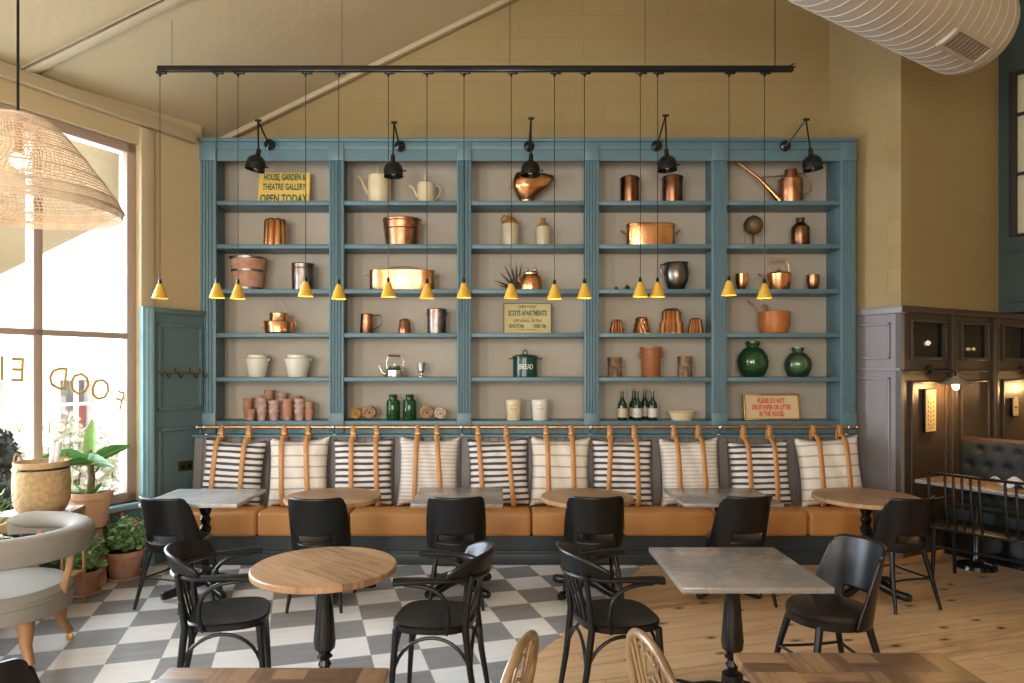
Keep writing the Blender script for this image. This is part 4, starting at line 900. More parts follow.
t, w, h = put('cream_dish', 'shallow cream oval dish with a golden rim', 'dish', 667.5, 695.5, 411, 6, 6.78)
open_vessel(MB(), w * .72, w * .97, h, sy=.7, th=.008, rim=.008).build('body', 'cream', t)
MB().lathe([(w * .98, h * .84), (w * 1.01, h * .87), (w * .99, h * .92)], 36, sy=.7, cap=False).build('rim_band', 'cork', t)
# bay 5
t, w, h = put('watering_can', 'copper watering can with a very long thin spout', 'watering can', 779, 802, 177, 1)
MB().lathe([(w * .98, 0), (w, .006), (w, h * .9), (w * .9, h * .93), (w * .55, h * .95), (w * .5, h * 1.25), (w * .45, h * 1.25)], 36).build('body', 'copper_dull' if 'copper_dull' in M else 'oldcopper', t)
e = W(738, 162.5, IY) - t.location
MB().tube([(-w * .8, 0, h * .08), (-w * 1.6, 0, h * .45), (e.x * .6, 0, e.z * .62), (e.x, 0, e.z)], [.035, .026, .014, .009], 14).build('spout', 'copper', t)
MB().tube([(-w * .3, 0, h * 1.05), (e.x * .55, 0, e.z * .60 + .02)], .006, 8).build('spout_stay', 'oldcopper', t)
MB().tube([(w * .4, 0, h * 1.15), (w * 1.2, 0, h * 1.1), (w * 1.85, 0, h * .85), (w * 1.75, 0, h * .5), (w * 1.0, 0, h * .25)], .0075, 8).build('handle', 'oldcopper', t)
t = thing('desk_globe', 'small antique brown globe on a dark stand', 'globe', (X(753.2), IY, shelfz[1] + .001))
hh = Zp(216, IY) - shelfz[1]; rr = 9.3 * IY / F
MB().ball((0, 0, hh - rr), rr, seg=28).build('sphere', 'globe', t)
mb = MB(); mb.lathe([(rr * .75, 0), (rr * .72, .01), (rr * .2, .018), (rr * .09, .03), (rr * .09, hh - 2 * rr)], 24); mb.build('stand', 'fan', t)
mb = MB(); mb.tube([((rr * 1.07) * math.cos(R(q)), 0, hh - rr + rr * 1.07 * math.sin(R(q))) for q in range(-120, 91, 15)], .004, 6); mb.tube([(0, 0, hh - .01), (0, 0, hh + .025)], .004, 6); mb.build('meridian', 'brass', t)
mb = MB()
for s in (-1, 1): mb.tube([(s * rr * .9, 0, .0), (s * rr * .9, 0, hh - 1.6 * rr)], .003, 6)
mb.build('stand_rod', 'brass', t)
t, w, h = put('copper_churn', 'dark copper churn with narrow ringed neck', 'churn', 791.5, 809, 218, 2)
MB().lathe([(w * .95, 0), (w, .008), (w, h * .62), (w * .97, h * .68), (w * .5, h * .82), (w * .42, h * .85), (w * .42, h * .9), (w * .5, h * .92), (w * .48, h), (w * .3, h)], 32).build('body', 'darkcopper', t)
t, w, h = put('copper_cup', 'round-bottomed copper cup left of the copper kettle', 'cup', 735.5, 747.5, 274, 3, group='copper cups in the last bay')
def cup(t, w, h, m): MB().lathe([(w * .3, 0), (w * .62, h * .10), (w * .9, h * .34), (w * 1.0, h * .6), (w, h * .97), (w * 1.02, h), (w * .92, h), (w * .85, h * .4), (.002, h * .12)], 28).build('body', m, t)
cup(t, w, h, 'copper')
t, w, h = put('copper_cup', 'round-bottomed darker copper cup at the right end of the shelf', 'cup', 807, 819, 275, 3, group='copper cups in the last bay'); cup(t, w, h, 'oldcopper')
t, w, h = put('kettle', 'wide copper kettle with a tall wooden-gripped bail', 'kettle', 767, 790.5, 273, 3)
MB().lathe([(w * .82, 0), (w * .86, .008), (w * 1.0, h * .92), (w * .92, h), (w * .5, h * 1.04), (w * .15, h * 1.14), (w * .12, h * 1.25), (.002, h * 1.28)], 36).build('body', 'copper', t)
MB().tube([(-w * .85, 0, h * .3), (-w * 1.2, 0, h * .4), (-w * 1.35, 0, h * .8), (-w * 1.75, 0, h * .95)], [.02, .014, .010, .010], 12).build('spout', 'oldcopper', t)
mb = MB()
for s in (-1, 1): mb.tube([(s * w * .85, 0, h * .95), (s * w * .85, 0, h * 1.4), (s * w * .6, 0, h * 1.72)], .004, 8)
mb.build('handle_wire', 'brass', t); MB().tube([(-w * .68, 0, h * 1.74), (w * .66, 0, h * 1.74)], .012, 10).build('grip', 'wood', t)
t, w, h = put('glazed_bowl', 'round orange glazed bowl holding wooden spoons', 'bowl', 758.5, 790, 312, 4)
MB().lathe([(w * .72, 0), (w * .8, .006), (w * .97, h * .4), (w * .95, h * .8), (w * .98, h * .86), (w * 1.0, h * .97), (w * .96, h), (w * .88, h * .95), (w * .86, h * .4), (w * .6, .02), (.002, .02)], 40).build('body', 'orange_glaze', t)
bl = t.location.copy()
for i, (px, py, lab) in enumerate(((746, 299, 'long wooden spoon leaning left out of the orange bowl'), (763.5, 304, 'shorter wooden spoon upright in the orange bowl'), (766.5, 305.5, 'short wooden spoon behind the upright one in the orange bowl'))):
    e = W(px, py, IY + i * .02); base = bl + Vector((.05 - .03 * i, i * .02, .03)); dv = e - base
    t = thing('wooden_spoon', lab, 'spoon', base)
    MB().tube([(0, 0, 0), dv * .5, dv * .78], [.006, .006, .007], 8).build('handle', 'spoon', t)
    q = dv.to_track_quat('Z', 'Y').to_matrix(); mb = MB(); mb.lathe([(.006, -.05), (.018, -.03), (.025, 0), (.022, .025), (.008, .04)], 16, sy=.35, rot=q, c=dv * .88); mb.build('spoon_bowl', 'spoon', t)
for i, (a, b, tp, m) in enumerate(((737.3, 768, 341.5, 'greenglass'), (784.5, 811, 347.5, 'greenglass2'))):
    t, w, h = put('demijohn', ['large round green glass demijohn', 'smaller paler green glass demijohn on the right'][i], 'demijohn', a, b, tp, 5, group='green demijohns')
    MB().lathe([(w * .55, 0), (w * .75, h * .05), (w * .95, h * .25), (w, h * .42), (w * .93, h * .6), (w * .65, h * .77), (w * .40, h * .83), (w * .38, h * .88), (w * .46, h * .9), (w * .45, h), (w * .38, h), (w * .34, h * .86), (w * .6, h * .76), (w * .88, h * .6), (w * .95, h * .42), (w * .9, h * .25), (w * .7, h * .07), (.002, h * .04)], 40).build('glass_body', m, t, ang=80)
sign('litter_sign', 'pale framed sign with three lines of red lettering', 743.5, 799, 394, 6, 'signp', 'brass', [('PLEASE DO NOT', .65, .068, .53, .0022), ('DROP PAPER OR LITTER', .40, .068, .52, .0022), ('IN THE HOUSE.', .15, .068, .53, .0022)], 'inkr', lean=9, frame='brassdull' if 'brassdull' in M else 'brass', y=6.80)

# ------------------------------------------------------------------ wall lamps on the cornice
lampd = [((270, 145), (258, 120.5), (258.5, 152)), ((400, 146.5), (394, 122.5), (393, 158)), ((529, 146.5), (531, 118.5), (531, 157)), ((656.5, 146), (665.5, 115.5), (666.5, 152)), ((785, 146), (806, 119.5), (810.5, 151.5))]
for i, (pl, jt, sh) in enumerate(lampd):
    P0 = W(*pl, SY - .012); P1 = W(*jt, 6.40); P2 = W(*sh, 6.28)
    t = thing('swing_arm_lamp', 'black swing-arm lamp with dome shade, %s along the top of the shelving' % ['leftmost', 'second from left', 'middle one', 'second from right', 'rightmost'][i], 'lamp', P0, 0, 'swing-arm lamps on the cornice')
    a, b = P1 - P0, P2 - P0
    mb = MB(); mb.lathe([(.052, 0), (.05, .02), (.03, .03), (.012, .045)], 24, rot=Matrix.Rotation(R(90), 3, 'X')); mb.build('wall_plate', 'black', t)
    MB().tube([(0, -.04, 0), a], .008, 8).build('lower_arm', 'blackm', t)
    MB().tube([a, b], .008, 8).build('upper_arm', 'blackm', t)
    mb = MB(); mb.tube([a + Vector((-.025, 0, 0)), a + Vector((.03, 0, 0))], .012, 8); mb.ball(a, .014, seg=8); mb.build('joint', 'black', t)
    tilt = Matrix.Rotation(R([12, -2, 2, -3, -8][i]), 3, 'Y'); hd = MB()
    hd.lathe([(.012, .03), (.02, .02), (.022, -.03), (.05, -.045), (.076, -.07), (.087, -.105), (.086, -.165), (.090, -.17), (.084, -.168), (.081, -.115), (.05, -.06), (.002, -.05)], 32, rot=tilt, c=b)
    hd.build('shade', 'black', t)
    MB().ball(b + tilt @ Vector((.0, 0, -.13)), .028, seg=12).build('bulb', 'white', t)
    MB().tube([b + tilt @ Vector((.09, 0, -.12)), b + tilt @ Vector((.115, 0, -.12))], .008, 8).build('switch', 'black', t)

# ------------------------------------------------------------------ pendant bar with yellow cones
TY = 5.38
pb = W(475.5, 69, TY)
tb = thing('lighting_bar', 'long black ceiling-hung bar carrying the yellow pendants', 'lighting bar', pb)
hx = (793 - 158) / 2 * TY / F
MB().box(-hx, hx, -.02, .02, -.021, .021, .004).build('track', 'black', tb)
mb = MB(); mb.tube([(hx - .03, 0, .02), (hx + .01, 0, .045), (hx + .02, 0, .02), (hx - .02, 0, -.005)], .005, 6); mb.build('cable_loop', 'black', tb)
for px in (172, 342, 510, 645, 775):
    x = (px - 475.5) * TY / F; MB().tube([(x, 0, .02), (x, 0, cz(pb.x + x, TY) - pb.z + .02)], .004 if px == 775 else .0018, 6).build('suspension_wire', 'black', tb)
pend = [(160, 298.5, 162), (217, 298, 218.7), (238, 298.8, 239.3), (305.7, 296.5, 307), (338.8, 299.2, 340), (388.3, 297, 388.5), (427, 298.5, 427.5), (464, 297.8, 465), (511.3, 298.5, 512), (554.5, 299.2, 555), (584.5, 298.2, 585.5), (640.3, 297, 641.5), (657.6, 297, 658.8), (729, 295.5, 729.8), (764.5, 298.3, 765.5)]
pp = None
ordp = ['first', 'second', 'third', 'fourth', 'fifth', 'sixth', 'seventh', 'eighth', 'ninth', 'tenth', 'eleventh', 'twelfth', 'thirteenth', 'fourteenth', 'fifteenth']
for i, (px, py, _) in enumerate(pend):
    p = W(px, py, TY)
    lb = 'small yellow cone pendant on a long cord, %s from the left' % ordp[i]
    if pp is None:
        t = thing('cone_pendant', lb, 'pendant lamp', p, 0, 'yellow cone pendants')
        MB().lathe([(.058, 0), (.059, .002), (.019, .112), (.012, .116), (.010, .112), (.017, .108), (.055, .004)], 28, cap=False).build('shade', 'yellow', t)
        MB().lathe([(.013, .110), (.011, .145), (.004, .155)], 14).build('cap', 'black', t)
        MB().ball((0, 0, .035), .022, seg=12).build('bulb', 'bulbsoft', t)
        MB().tube([(0, 0, .15), (0, 0, pb.z - p.z - .03)], .0028, 6).build('cord', 'black', t)
        mb = MB(); z = pb.z - p.z; mb.box(-.03, .05, -.014, .014, z - .038, z - .02, .003); mb.lathe([(.011, z - .055), (.011, z - .038)], 12); mb.build('track_adapter', 'black', t)
        pp = t; zref = p.z
    else: t = dup(pp, (p.x, TY, zref), 0, lb); 
    # cords share one length; height differences are taken up by each lamp's own cord
    if i:
        dz = p.z - zref
        for c in t.children:
            if c.name.startswith(('shade', 'cap', 'bulb')): c.location.z = dz
            if c.name.startswith('cord'):
                c.data = c.data.copy(); zs = [v.co.z for v in c.data.vertices]; mn = min(zs)
                for v in c.data.vertices:
                    if v.co.z < mn + .01: v.co.z += dz
    l = lamp('pendant_glow', 'POINT', (0, 0, .0), 0.18, (1, .72, .4), shadow_soft_size=.02); l.parent = t; l.location = (0, 0, (p.z - zref) - .01)
# cable under the white ceiling bar
p0 = Vector((-3.55, 5.13, cz(-3.55, 5.13) - .045)); p1 = Vector((-1.6, 5.13, cz(-1.6, 5.13) - .045))
o = MB().tube([p0, p1], .006, 8).build('ceiling_cable', 'black'); tag(o, 'thin dark cable running along the sloping white ceiling bar', 'cable')
# big wicker pendant
wy = 3.2; wp = W(18, 208, wy); wt = thing('wicker_pendant', 'large openwork wicker dome pendant hanging by the window', 'pendant lamp', wp)
M['wicker'] = mat('pale_wicker', (0.66, 0.52, 0.38), 0.8, noise=0.2, nscale=20)
def wprof(v):
    pts = [(.05, .452), (.15, .44), (.22, .375), (.30, .275), (.38, .17), (.45, .07), (.476, .02), (.468, -.02)]
    q = v * (len(pts) - 1); i = min(int(q), len(pts) - 2); f = q - i
    return pts[i][0] * (1 - f) + pts[i + 1][0] * f, pts[i][1] * (1 - f) + pts[i + 1][1] * f
mb = MB()
for k in range(120):
    a = 2 * PI * k / 120; mb.tube([(wprof(v / 16)[0] * math.cos(a + .05 * math.sin(v)), wprof(v / 16)[0] * math.sin(a + .05 * math.sin(v)), wprof(v / 16)[1]) for v in range(17)], .0022, 4, cap=False)
mb.xf(Matrix.Diagonal((.9, .9, .92, 1))); mb.build('ribs', 'wicker', wt)
mb = MB()
for k in range(42):
    r, z = wprof(k / 41); r += .002
    mb.tube([(r * math.cos(2 * PI * q / 60), r * math.sin(2 * PI * q / 60), z + .003 * math.sin(q * PI)) for q in range(60)], .0026 if k % 6 else .006, 4, closed=True)
mb.xf(Matrix.Diagonal((.9, .9, .92, 1))); mb.build('weave', 'wicker', wt)
MB().ball((0, 0, .22), .035, seg=16).build('bulb', 'bulbsoft', wt)
MB().tube([(0, 0, .25), (0, 0, .44)], .018, 10).build('lamp_holder', 'brass', wt)
MB().tube([(0, 0, .44), (0, 0, cz(wp.x, wy) - wp.z + .01)], .006, 8).build('cord', 'black', wt)
l = lamp('wicker_glow', 'POINT', (0, 0, 0), 3, (1, .7, .42), shadow_soft_size=.05); l.parent = wt; l.location = (0, 0, .16)

# ventilation duct
ax = Vector((1.52, 1, 0)).normalized()
D1 = W(972, 31, 5.5); rD = .345
duct = thing('ventilation_duct', 'large white painted spiral duct running under the ceiling, top right', 'duct', D1, math.atan2(ax.y, ax.x))
prof = []; Ld = 4.2; nn = 36
mb = MB(); rotx = Matrix.Rotation(R(90), 3, 'Y')
pr = [(.001, 0.0), (rD * .93, 0.0), (rD, -.05)]
k = 0.13
while k < Ld:
    pr += [(rD, -k + .01), (rD + .004, -k + .004), (rD + .004, -k - .004), (rD, -k - .01)]; k += .125
pr += [(rD, -Ld)]
mb.lathe(pr, 64, rot=Matrix.Rotation(R(90), 3, 'Y'), cap=False); mb.build('tube', 'duct', duct, ang=30)
# register on the lower camera side near the end
g0 = R(232)
def onduct(u, ang, off=0): return Vector((u, (rD + off) * math.cos(ang), (rD + off) * math.sin(ang)))
g = bpy.data.objects.new('air_register', None)
mb = MB()
def dseg(u0, u1, a0, a1, o0, o1):
    n = 8
    A = [[onduct(u, R(a0 + (a1 - a0) * i / n), o) for i in range(n + 1)] for u in (u0, u1) for o in (o0, o1)]
    vs = [[mb.bm.verts.new(p) for p in row] for row in A]
    for i in range(n):
        mb.bm.faces.new((vs[1][i], vs[3][i], vs[3][i + 1], vs[1][i + 1])); mb.bm.faces.new((vs[0][i], vs[1][i], vs[1][i + 1], vs[0][i + 1])); mb.bm.faces.new((vs[3][i], vs[2][i], vs[2][i + 1], vs[3][i + 1]))
    mb.bm.faces.new((vs[0][0], vs[2][0], vs[3][0], vs[1][0])); mb.bm.faces.new((vs[0][n], vs[1][n], vs[3][n], vs[2][n]))
ga, gb = 228, 256
dseg(-.78, -.74, ga, gb, -.01, .024); dseg(-.24, -.20, ga, gb, -.01, .024); dseg(-.78, -.20, ga, ga + 4, -.01, .024); dseg(-.78, -.20, gb - 4, gb, -.01, .024)
mb.build('register_frame', 'duct', duct)
mb = MB(); dseg(-.74, -.24, ga + 4, gb - 4, -.002, .008)
for q in range(9): dseg(-.72 + q * .055, -.70 + q * .055, ga + 4, gb - 4, .008, .014)
mb.build('register_grille', 'grille', duct)
mb = MB(); mb.tube([(-.6, 0, rD), (-.6, 0, 2.0)], .008, 6); mb.tube([(-2.6, 0, rD), (-2.6, 0, 2.0)], .008, 6); mb.build('hanger_rod', 'black', duct)

# ------------------------------------------------------------------ tables
TBH = .75
def pedestal(t, h=TBH - .03, rib=False):
    if rib: prof = [(.05, .12), (.05, .16), (.03, .18), (.032, .30), (.045, .34), (.03, .37), (.045, .42), (.03, .45), (.045, .50), (.03, .53), (.042, .57), (.03, .60), (.045, .64), (.05, .68), (.03, .69), (.03, h)]
    else: prof = [(.045, .10), (.055, .15), (.052, .20), (.022, .22), (.034, .245), (.022, .27), (.040, .285), (.026, .30), (.052, .33), (.056, .37), (.050, .44), (.042, .54), (.038, .60), (.048, .62), (.032, .635), (.046, .655), (.046, .69), (.036, .70), (.05, h)]
    MB().lathe(prof, 28).build('pedestal', 'black', t)
    for k in range(4):
        a = R(45 + 90 * k + 0); d = Vector((math.cos(a), math.sin(a), 0))
        pts = [d * .02 + Vector((0, 0, .10)), d * .12 + Vector((0, 0, .085)), d * .22 + Vector((0, 0, .05)), d * .30 + Vector((0, 0, .042)), d * .33 + Vector((0, 0, .04))]
        mb = MB(); mb.tube(pts, [.05, .045, .038, .038, .03], 12, flat=(.9, .85)); mb.xf(Matrix.Translation((0, 0, .0))); mb.build('foot', 'black', t)
    mb = MB(); mb.box(-.16, .16, -.02, .02, h - .015, h + .001, .004); mb.box(-.02, .02, -.16, .16, h - .015, h + .001, .004); mb.build('top_bracket', 'black', t)
def round_table(x, y, r, label, rz=0, rib=False):
    t = thing('round_table', label, 'table', (x, y, 0), rz)
    MB().lathe([(r - .006, TBH - .034), (r, TBH - .028), (r, TBH - .006), (r - .006, TBH), (.001, TBH)], 72).build('tabletop', 'tabletop', t)
    pedestal(t, TBH - .034, rib); return t
def square_table(x, y, wx, wy_, label, m, rib=False, th=.03):
    t = thing('square_table', label, 'table', (x, y, 0))
    mb = MB(); mb.box(-wx / 2, wx / 2, -wy_ / 2, wy_ / 2, TBH - th, TBH, .006); mb.build('tabletop', m, t); pedestal(t, TBH - th, rib); return t
def tx(px, py, z=TBH): y = F * (H - z) / (py - HY); return (px - CX) * y / F, y
x, y = tx(324.7, 564.8); round_table(x, y, .364, 'round oak table nearest the camera on the tiled floor', R(20))
x, y = tx(333, 496); round_table(x, y, .372, 'round oak table at the bench, second table from the left', R(60), True)
x, y = tx(587, 496); round_table(x, y, .36, 'round oak table at the bench, in the middle of the row', R(0), True)
x, y = tx(866, 496); round_table(x, y, .39, 'round oak table at the right end of the bench', R(80), True)
def sq(c, label, m, **k):
    (xa, ya), (xb, yb) = tx(*c[0]), tx(*c[1]); (xc, yc) = tx(*c[2])
    return square_table((xa + xb) / 2, (ya + yc) / 2, xb - xa, ya - yc, label, m, **k)
sq([(178, 488.7), (266, 488.7), (237, 504)], 'square pale stone-topped table at the left end of the bench', 'marblew', rib=True)
sq([(421, 487.2), (502.5, 487.2), (505, 504)], 'square grey stone-topped table between two round ones at the bench', 'marble', rib=True)
sq([(663, 487.9), (752, 487.9), (686, 503.5)], 'square grey stone-topped table at the bench, second from the right', 'marble', rib=True)
sq([(648.5, 547), (773.5, 547), (678, 587.5)], 'large square speckled stone table on the wooden floor', 'marble')
xa, ya = tx(170, 667); xb, yb = tx(390, 666); square_table((xa + xb) / 2, ya - .37, xb - xa, .74, 'parquet wood table cut by the lower left edge of the picture', 'parquet', th=.035)
xa, ya = tx(733, 652); xb, yb = tx(938, 650.5); square_table((xa + xb) / 2, ya - .37, xb - xa, .74, 'parquet wood table cut by the lower right edge of the picture', 'parquet', th=.035)

# ------------------------------------------------------------------ bistro chairs with wrap-round plywood back (front = +y)
def bistro(label, x, y, rz, group='black wrap-back chairs'):
    t = thing('bistro_chair', label, 'chair', (x, y, 0), rz, group)
    sh = .465
    MB().lathe([(.19, sh - .055), (.205, sh - .05), (.208, sh - .01), (.20, sh)], 40, sy=1.02).build('seat_frame', 'chair', t)
    MB().lathe([(.202, sh - .012), (.208, sh + .004), (.195, sh + .022), (.12, sh + .032), (.001, sh + .034)], 40, sy=1.02, cap=False).build('seat_pad', 'seatpad', t)
    def shell(u, v):
        U = 2 * u - 1; ph = R(84 - 28 * v ** 1.2) * U
        r = .215 + .015 * v
        top = .40 * v
        # rounded upper corners
        zc = sh - .045 + top - (.022 * (max(0, abs(U) - .8) / .2) ** 2 if v > .9 else 0)
        return Vector((r * math.sin(ph) * (1 + .04 * v), -r * math.cos(ph) - .055 * v ** 1.2 + .01, zc))
    keep = lambda u, v: not (abs(2 * u - 1) < .44 and .17 < v < .29)
    MB().grid(shell, 40, 26, keep=keep).build('backrest', 'chair', t, solid=.012, ang=60)
    for sx_, sy_ in ((1, 1), (-1, 1), (1, -1), (-1, -1)):
        MB().tube([(sx_ * .135, sy_ * .135, sh - .04), (sx_ * .165, sy_ * .175, .25), (sx_ * .195, sy_ * .225 - (0 if sy_ > 0 else .01), 0)], [.020, .017, .0115], 12).build('leg', 'chair', t)
    mb = MB()
    c = [(s * .17, q * .185, .215) for s, q in ((1, 1), (1, -1), (-1, -1), (-1, 1))]
    for i in range(4):
        a, b = Vector(c[i]), Vector(c[(i + 1) % 4]); m = (a + b) / 2 * .78; m.z = .215
        mb.tube(bez(a, a.lerp(m, .6), b.lerp(m, .6), b, 10), .008, 8)
    mb.build('stretcher', 'chair', t)
    return t
def place(px, py, hz=.465):   # seat centre seen at pixel -> floor position
    y = F * (H - hz) / (py - HY); return (px - CX) * y / F, y
def rear(px, py, rz):    # chair origin from the point midway between its rear feet
    y = F * H / (py - HY); xx = (px - CX) * y / F; return (xx - .23 * math.sin(rz), y + .23 * math.cos(rz))
b0 = bistro('black wrap-back chair at the pale stone table, leftmost in the row', *rear(157, 612, R(-16)), R(-16))
for (px, py, rz, lb) in ((314, 613, R(0), 'black wrap-back chair facing the second bench table, behind the round oak table'), (456, 611, R(3), 'black wrap-back chair facing the grey stone table between the round ones'),
                         (597, 610, R(0), 'black wrap-back chair facing the middle round table at the bench'), (752, 609, R(12), 'black wrap-back chair behind the speckled stone table, facing the bench'),
                         (918, 612, R(14), 'black wrap-back chair at the right-hand round table')):
    dup(b0, (*rear(px, py, rz), 0), rz, lb)
dup(b0, (*place(828, 609), 0), R(98), 'glossy black wrap-back chair turned towards the speckled stone table')
dup(b0, (-1.76, 2.40, 0), R(8), 'black chair whose rounded back just shows in the lower left corner')

# ------------------------------------------------------------------ bentwood armchairs (front = +y)
def captain(label, x, y, rz):
    t = thing('bentwood_armchair', label, 'chair', (x, y, 0), rz, 'black bentwood armchairs'); sh = .46
    def sup(r, z, k=1.0):
        return [(r * math.copysign(abs(math.cos(q)) ** (2 / 3.0), math.cos(q)) * (1 + .06 * math.sin(q)), r * .98 * math.copysign(abs(math.sin(q)) ** (2 / 2.8), math.sin(q)), z) for q in [2 * PI * i / 48 for i in range(48)]]
    mb = MB(); rings = [[mb.bm.verts.new(p) for p in sup(r, z)] for r, z in ((.195, sh - .04), (.212, sh - .036), (.214, sh - .008), (.205, sh), (.18, sh - .006), (.08, sh - .012))]
    for A, B in zip(rings, rings[1:]):
        for i in range(48): mb.bm.faces.new((A[i], A[(i + 1) % 48], B[(i + 1) % 48], B[i]))
    mb.bm.faces.new(rings[0][::-1]); mb.bm.faces.new(rings[-1]); mb.build('seat', 'chair', t)
    # legs
    for s in (-1, 1):
        MB().tube([(s * .175, .165, sh - .03), (s * .178, .18, .25), (s * .18, .195, 0)], [.019, .017, .013], 12).build('leg', 'chair', t)
        MB().tube([(s * .16, -.255, 0), (s * .165, -.215, .22), (s * .17, -.19, .44), (s * .175, -.205, .58), (s * .18, -.225, .72)], [.014, .017, .019, .015, .014], 12).build('leg', 'chair', t)
    # arm band
    pts = []
    for i in range(25):
        a = R(180 + 180 * i / 24); pts.append((.245 * math.cos(a), -.03 + .235 * math.sin(a), .695 + .01 * abs(math.cos(a))))
    pts = [(-.268, .15, .698), (-.264, .11, .702), (-.254, .03, .705)] + pts + [(.254, .03, .705), (.264, .11, .702), (.268, .15, .698)]
    MB().tube(pts, [.034, .034, .030] + [.024] * 25 + [.030, .034, .034], 12, flat=(.6, 1)).build('arm_band', 'chair', t)
    def top(u, v):
        U = 2 * u - 1; ph = R(72) * U; r = .243 + .028 * v; hh = .12 * (1 - .62 * abs(U) ** 3)
        return Vector((r * math.sin(ph), -.03 - r * math.cos(ph) * .98 - .01 * v, .70 + hh * v))
    MB().grid(top, 32, 6).build('backrest', 'chair', t, solid=.016, ang=60)
    mb = MB()
    for dx in (-.075, 0, .075): mb.tube([(dx * .9, -.185, sh - .02), (dx, -.215, .57), (dx * 1.05, -.262, .73)], [.010] * 3, 8, flat=(.6, 1.9 if dx == 0 else 1.4), up=(0, 1, 0))
    mb.build('back_slats', 'chair', t)
    for s in (-1, 1):      # bent arm supports and under-seat braces
        MB().tube([(s * .205, -.10, sh - .03)] + bez((s * .222, -.115, sh + .03), (s * .24, -.13, .66), (s * .25, -.03, .685), (s * .26, .10, .685), 14), .0115, 10).build('arm_support', 'chair', t)
        MB().tube(bez((s * .164, -.218, .20), (s * .168, -.19, .46), (s * .17, .14, .46), (s * .178, .182, .20), 16), .0095, 8).build('brace', 'chair', t)
    for yy, xe in ((.182, .178), (-.218, .165)):
        MB().tube(bez((-xe, yy, .20), (-.14, yy * .95, .45), (.14, yy * .95, .45), (xe, yy, .20), 14), .0095, 8).build('brace', 'chair', t)
    return t
c0 = captain('black bentwood armchair facing right beside the near round table', *place(229, 610, .46), R(-75))
dup(c0, (*place(436, 613, .46), 0), R(82), 'black bentwood armchair in the centre, facing left to the round table')
dup(c0, (*place(615, 612, .46), 0), R(-78), 'black bentwood armchair facing right towards the speckled stone table')

# ------------------------------------------------------------------ hoop-back chairs in the foreground (front = +y)
def hoopchair(label, x, y, rz):
    t = thing('hoop_back_chair', label, 'chair', (x, y, 0), rz, 'pale wooden hoop-back chairs'); sh = .45; th = .90
    MB().lathe([(.19, sh - .04), (.205, sh - .03), (.205, sh - .01), (.19, sh), (.10, sh - .01), (.001, sh - .012)], 36, sy=.95).build('seat', 'hoop', t)
    lean = .10
    def at(xx, zz): return (xx, -.165 - lean * (zz - sh) / (th - sh), zz)
    pts = [at(-.175, sh - .01), at(-.19, .56), at(-.195, .66), at(-.18, .76), at(-.14, .84), at(-.08, .887), at(0, th), at(.08, .887), at(.14, .84), at(.18, .76), at(.195, .66), at(.19, .56), at(.175, sh - .01)]
    P = [Vector(p) for p in pts]; sp = []
    for q in range(len(P) - 1):
        p0, p1, p2, p3 = P[max(q - 1, 0)], P[q], P[q + 1], P[min(q + 2, len(P) - 1)]
        for s in range(5): tt = s / 5; sp.append(.5 * ((2 * p1) + (p2 - p0) * tt + (2 * p0 - 5 * p1 + 4 * p2 - p3) * tt ** 2 + (3 * p1 - p0 - 3 * p2 + p3) * tt ** 3))
    sp.append(P[-1]); MB().tube(sp, .0145, 12, flat=(1, 1)).build('hoop', 'hoop', t)
    for dx in (-.13, -.09, .09, .13): MB().tube([at(dx * .85, sh - .01), at(dx, .62), at(dx * 1.02, .835 if abs(dx) > .1 else .872)], .0065, 8).build('spindle', 'hoop', t)
    # pierced splat
    mb = MB(); n = 24
    for s in (-1, 1): mb.tube([at(s * (.035 + .022 * math.sin(PI * 2.2 * q / n) ** 2), sh + (th - .012 - sh) * q / n) for q in range(n + 1)], .008, 8, flat=(1, .7))
    for zz in (.55, .66, .76, .84): mb.tube([at(-.045, zz - .012), at(0, zz + .012), at(.045, zz - .012)], .006, 8)
    mb.build('splat', 'hoop', t)
    for sx_, sy_ in ((1, 1), (-1, 1), (1, -1), (-1, -1)): MB().tube([(sx_ * .12, sy_ * .11, sh - .03), (sx_ * .15, sy_ * .15, .22), (sx_ * .18, sy_ * .19, 0)], [.015, .02, .012], 10).build('leg', 'hoop', t)
    mb = MB(); mb.tube([(-.153, -.15, .20), (-.153, .15, .20)], .009, 8); mb.tube([(.153, -.15, .20), (.153, .15, .20)], .009, 8); mb.tube([(-.153, 0, .20), (.153, 0, .20)], .009, 8); mb.build('stretcher', 'hoop', t)
    return t
h0 = hoopchair('pale wooden hoop-back chair turned left, its back showing at the bottom centre', -.165, 2.27, R(70))
dup(h0, (.72, 2.255, 0), R(-77), 'pale wooden hoop-back chair turned right, beside the lower right parquet table')

# ------------------------------------------------------------------ grey tub armchair (open side = -x)
ac = Vector((-3.02, 4.15, 0)); t = thing('tub_armchair', 'grey upholstered tub armchair with rolled top rail and oak legs', 'armchair', ac, R(0))
ar = .46
def roll(u, v):
    a = R(-118 + 236 * u); q = 2 * PI * v; rr = .062
    taper = min(1, min(u, 1 - u) * 14) ** .5
    c = Vector((ar * math.cos(a), ar * math.sin(a) * .95, .75)); n = Vector((math.cos(a), math.sin(a), 0))
    return c + (n * (rr * 1.15 * math.cos(q) - .01) + Vector((0, 0, rr * .85 * math.sin(q)))) * max(.02, taper)
MB().grid(lambda u, v: roll(u, v), 60, 20).build('rolled_rail', 'greyfab', t, ang=80)
def band(u, v):
    a = R(-116 + 232 * u); n = Vector((math.cos(a), math.sin(a) * .95, 0)); return n * (ar + .035 - .02 * v) + Vector((0, 0, .755 - .105 * v))
MB().grid(band, 56, 8).build('back_band', 'greyfab', t, solid=.06, ang=60)
MB().lathe([(.36, .29), (.40, .30), (.41, .38), (.405, .42), (.37, .455), (.25, .475), (.001, .48)], 48, sy=.95).build('seat', 'greyfab', t)
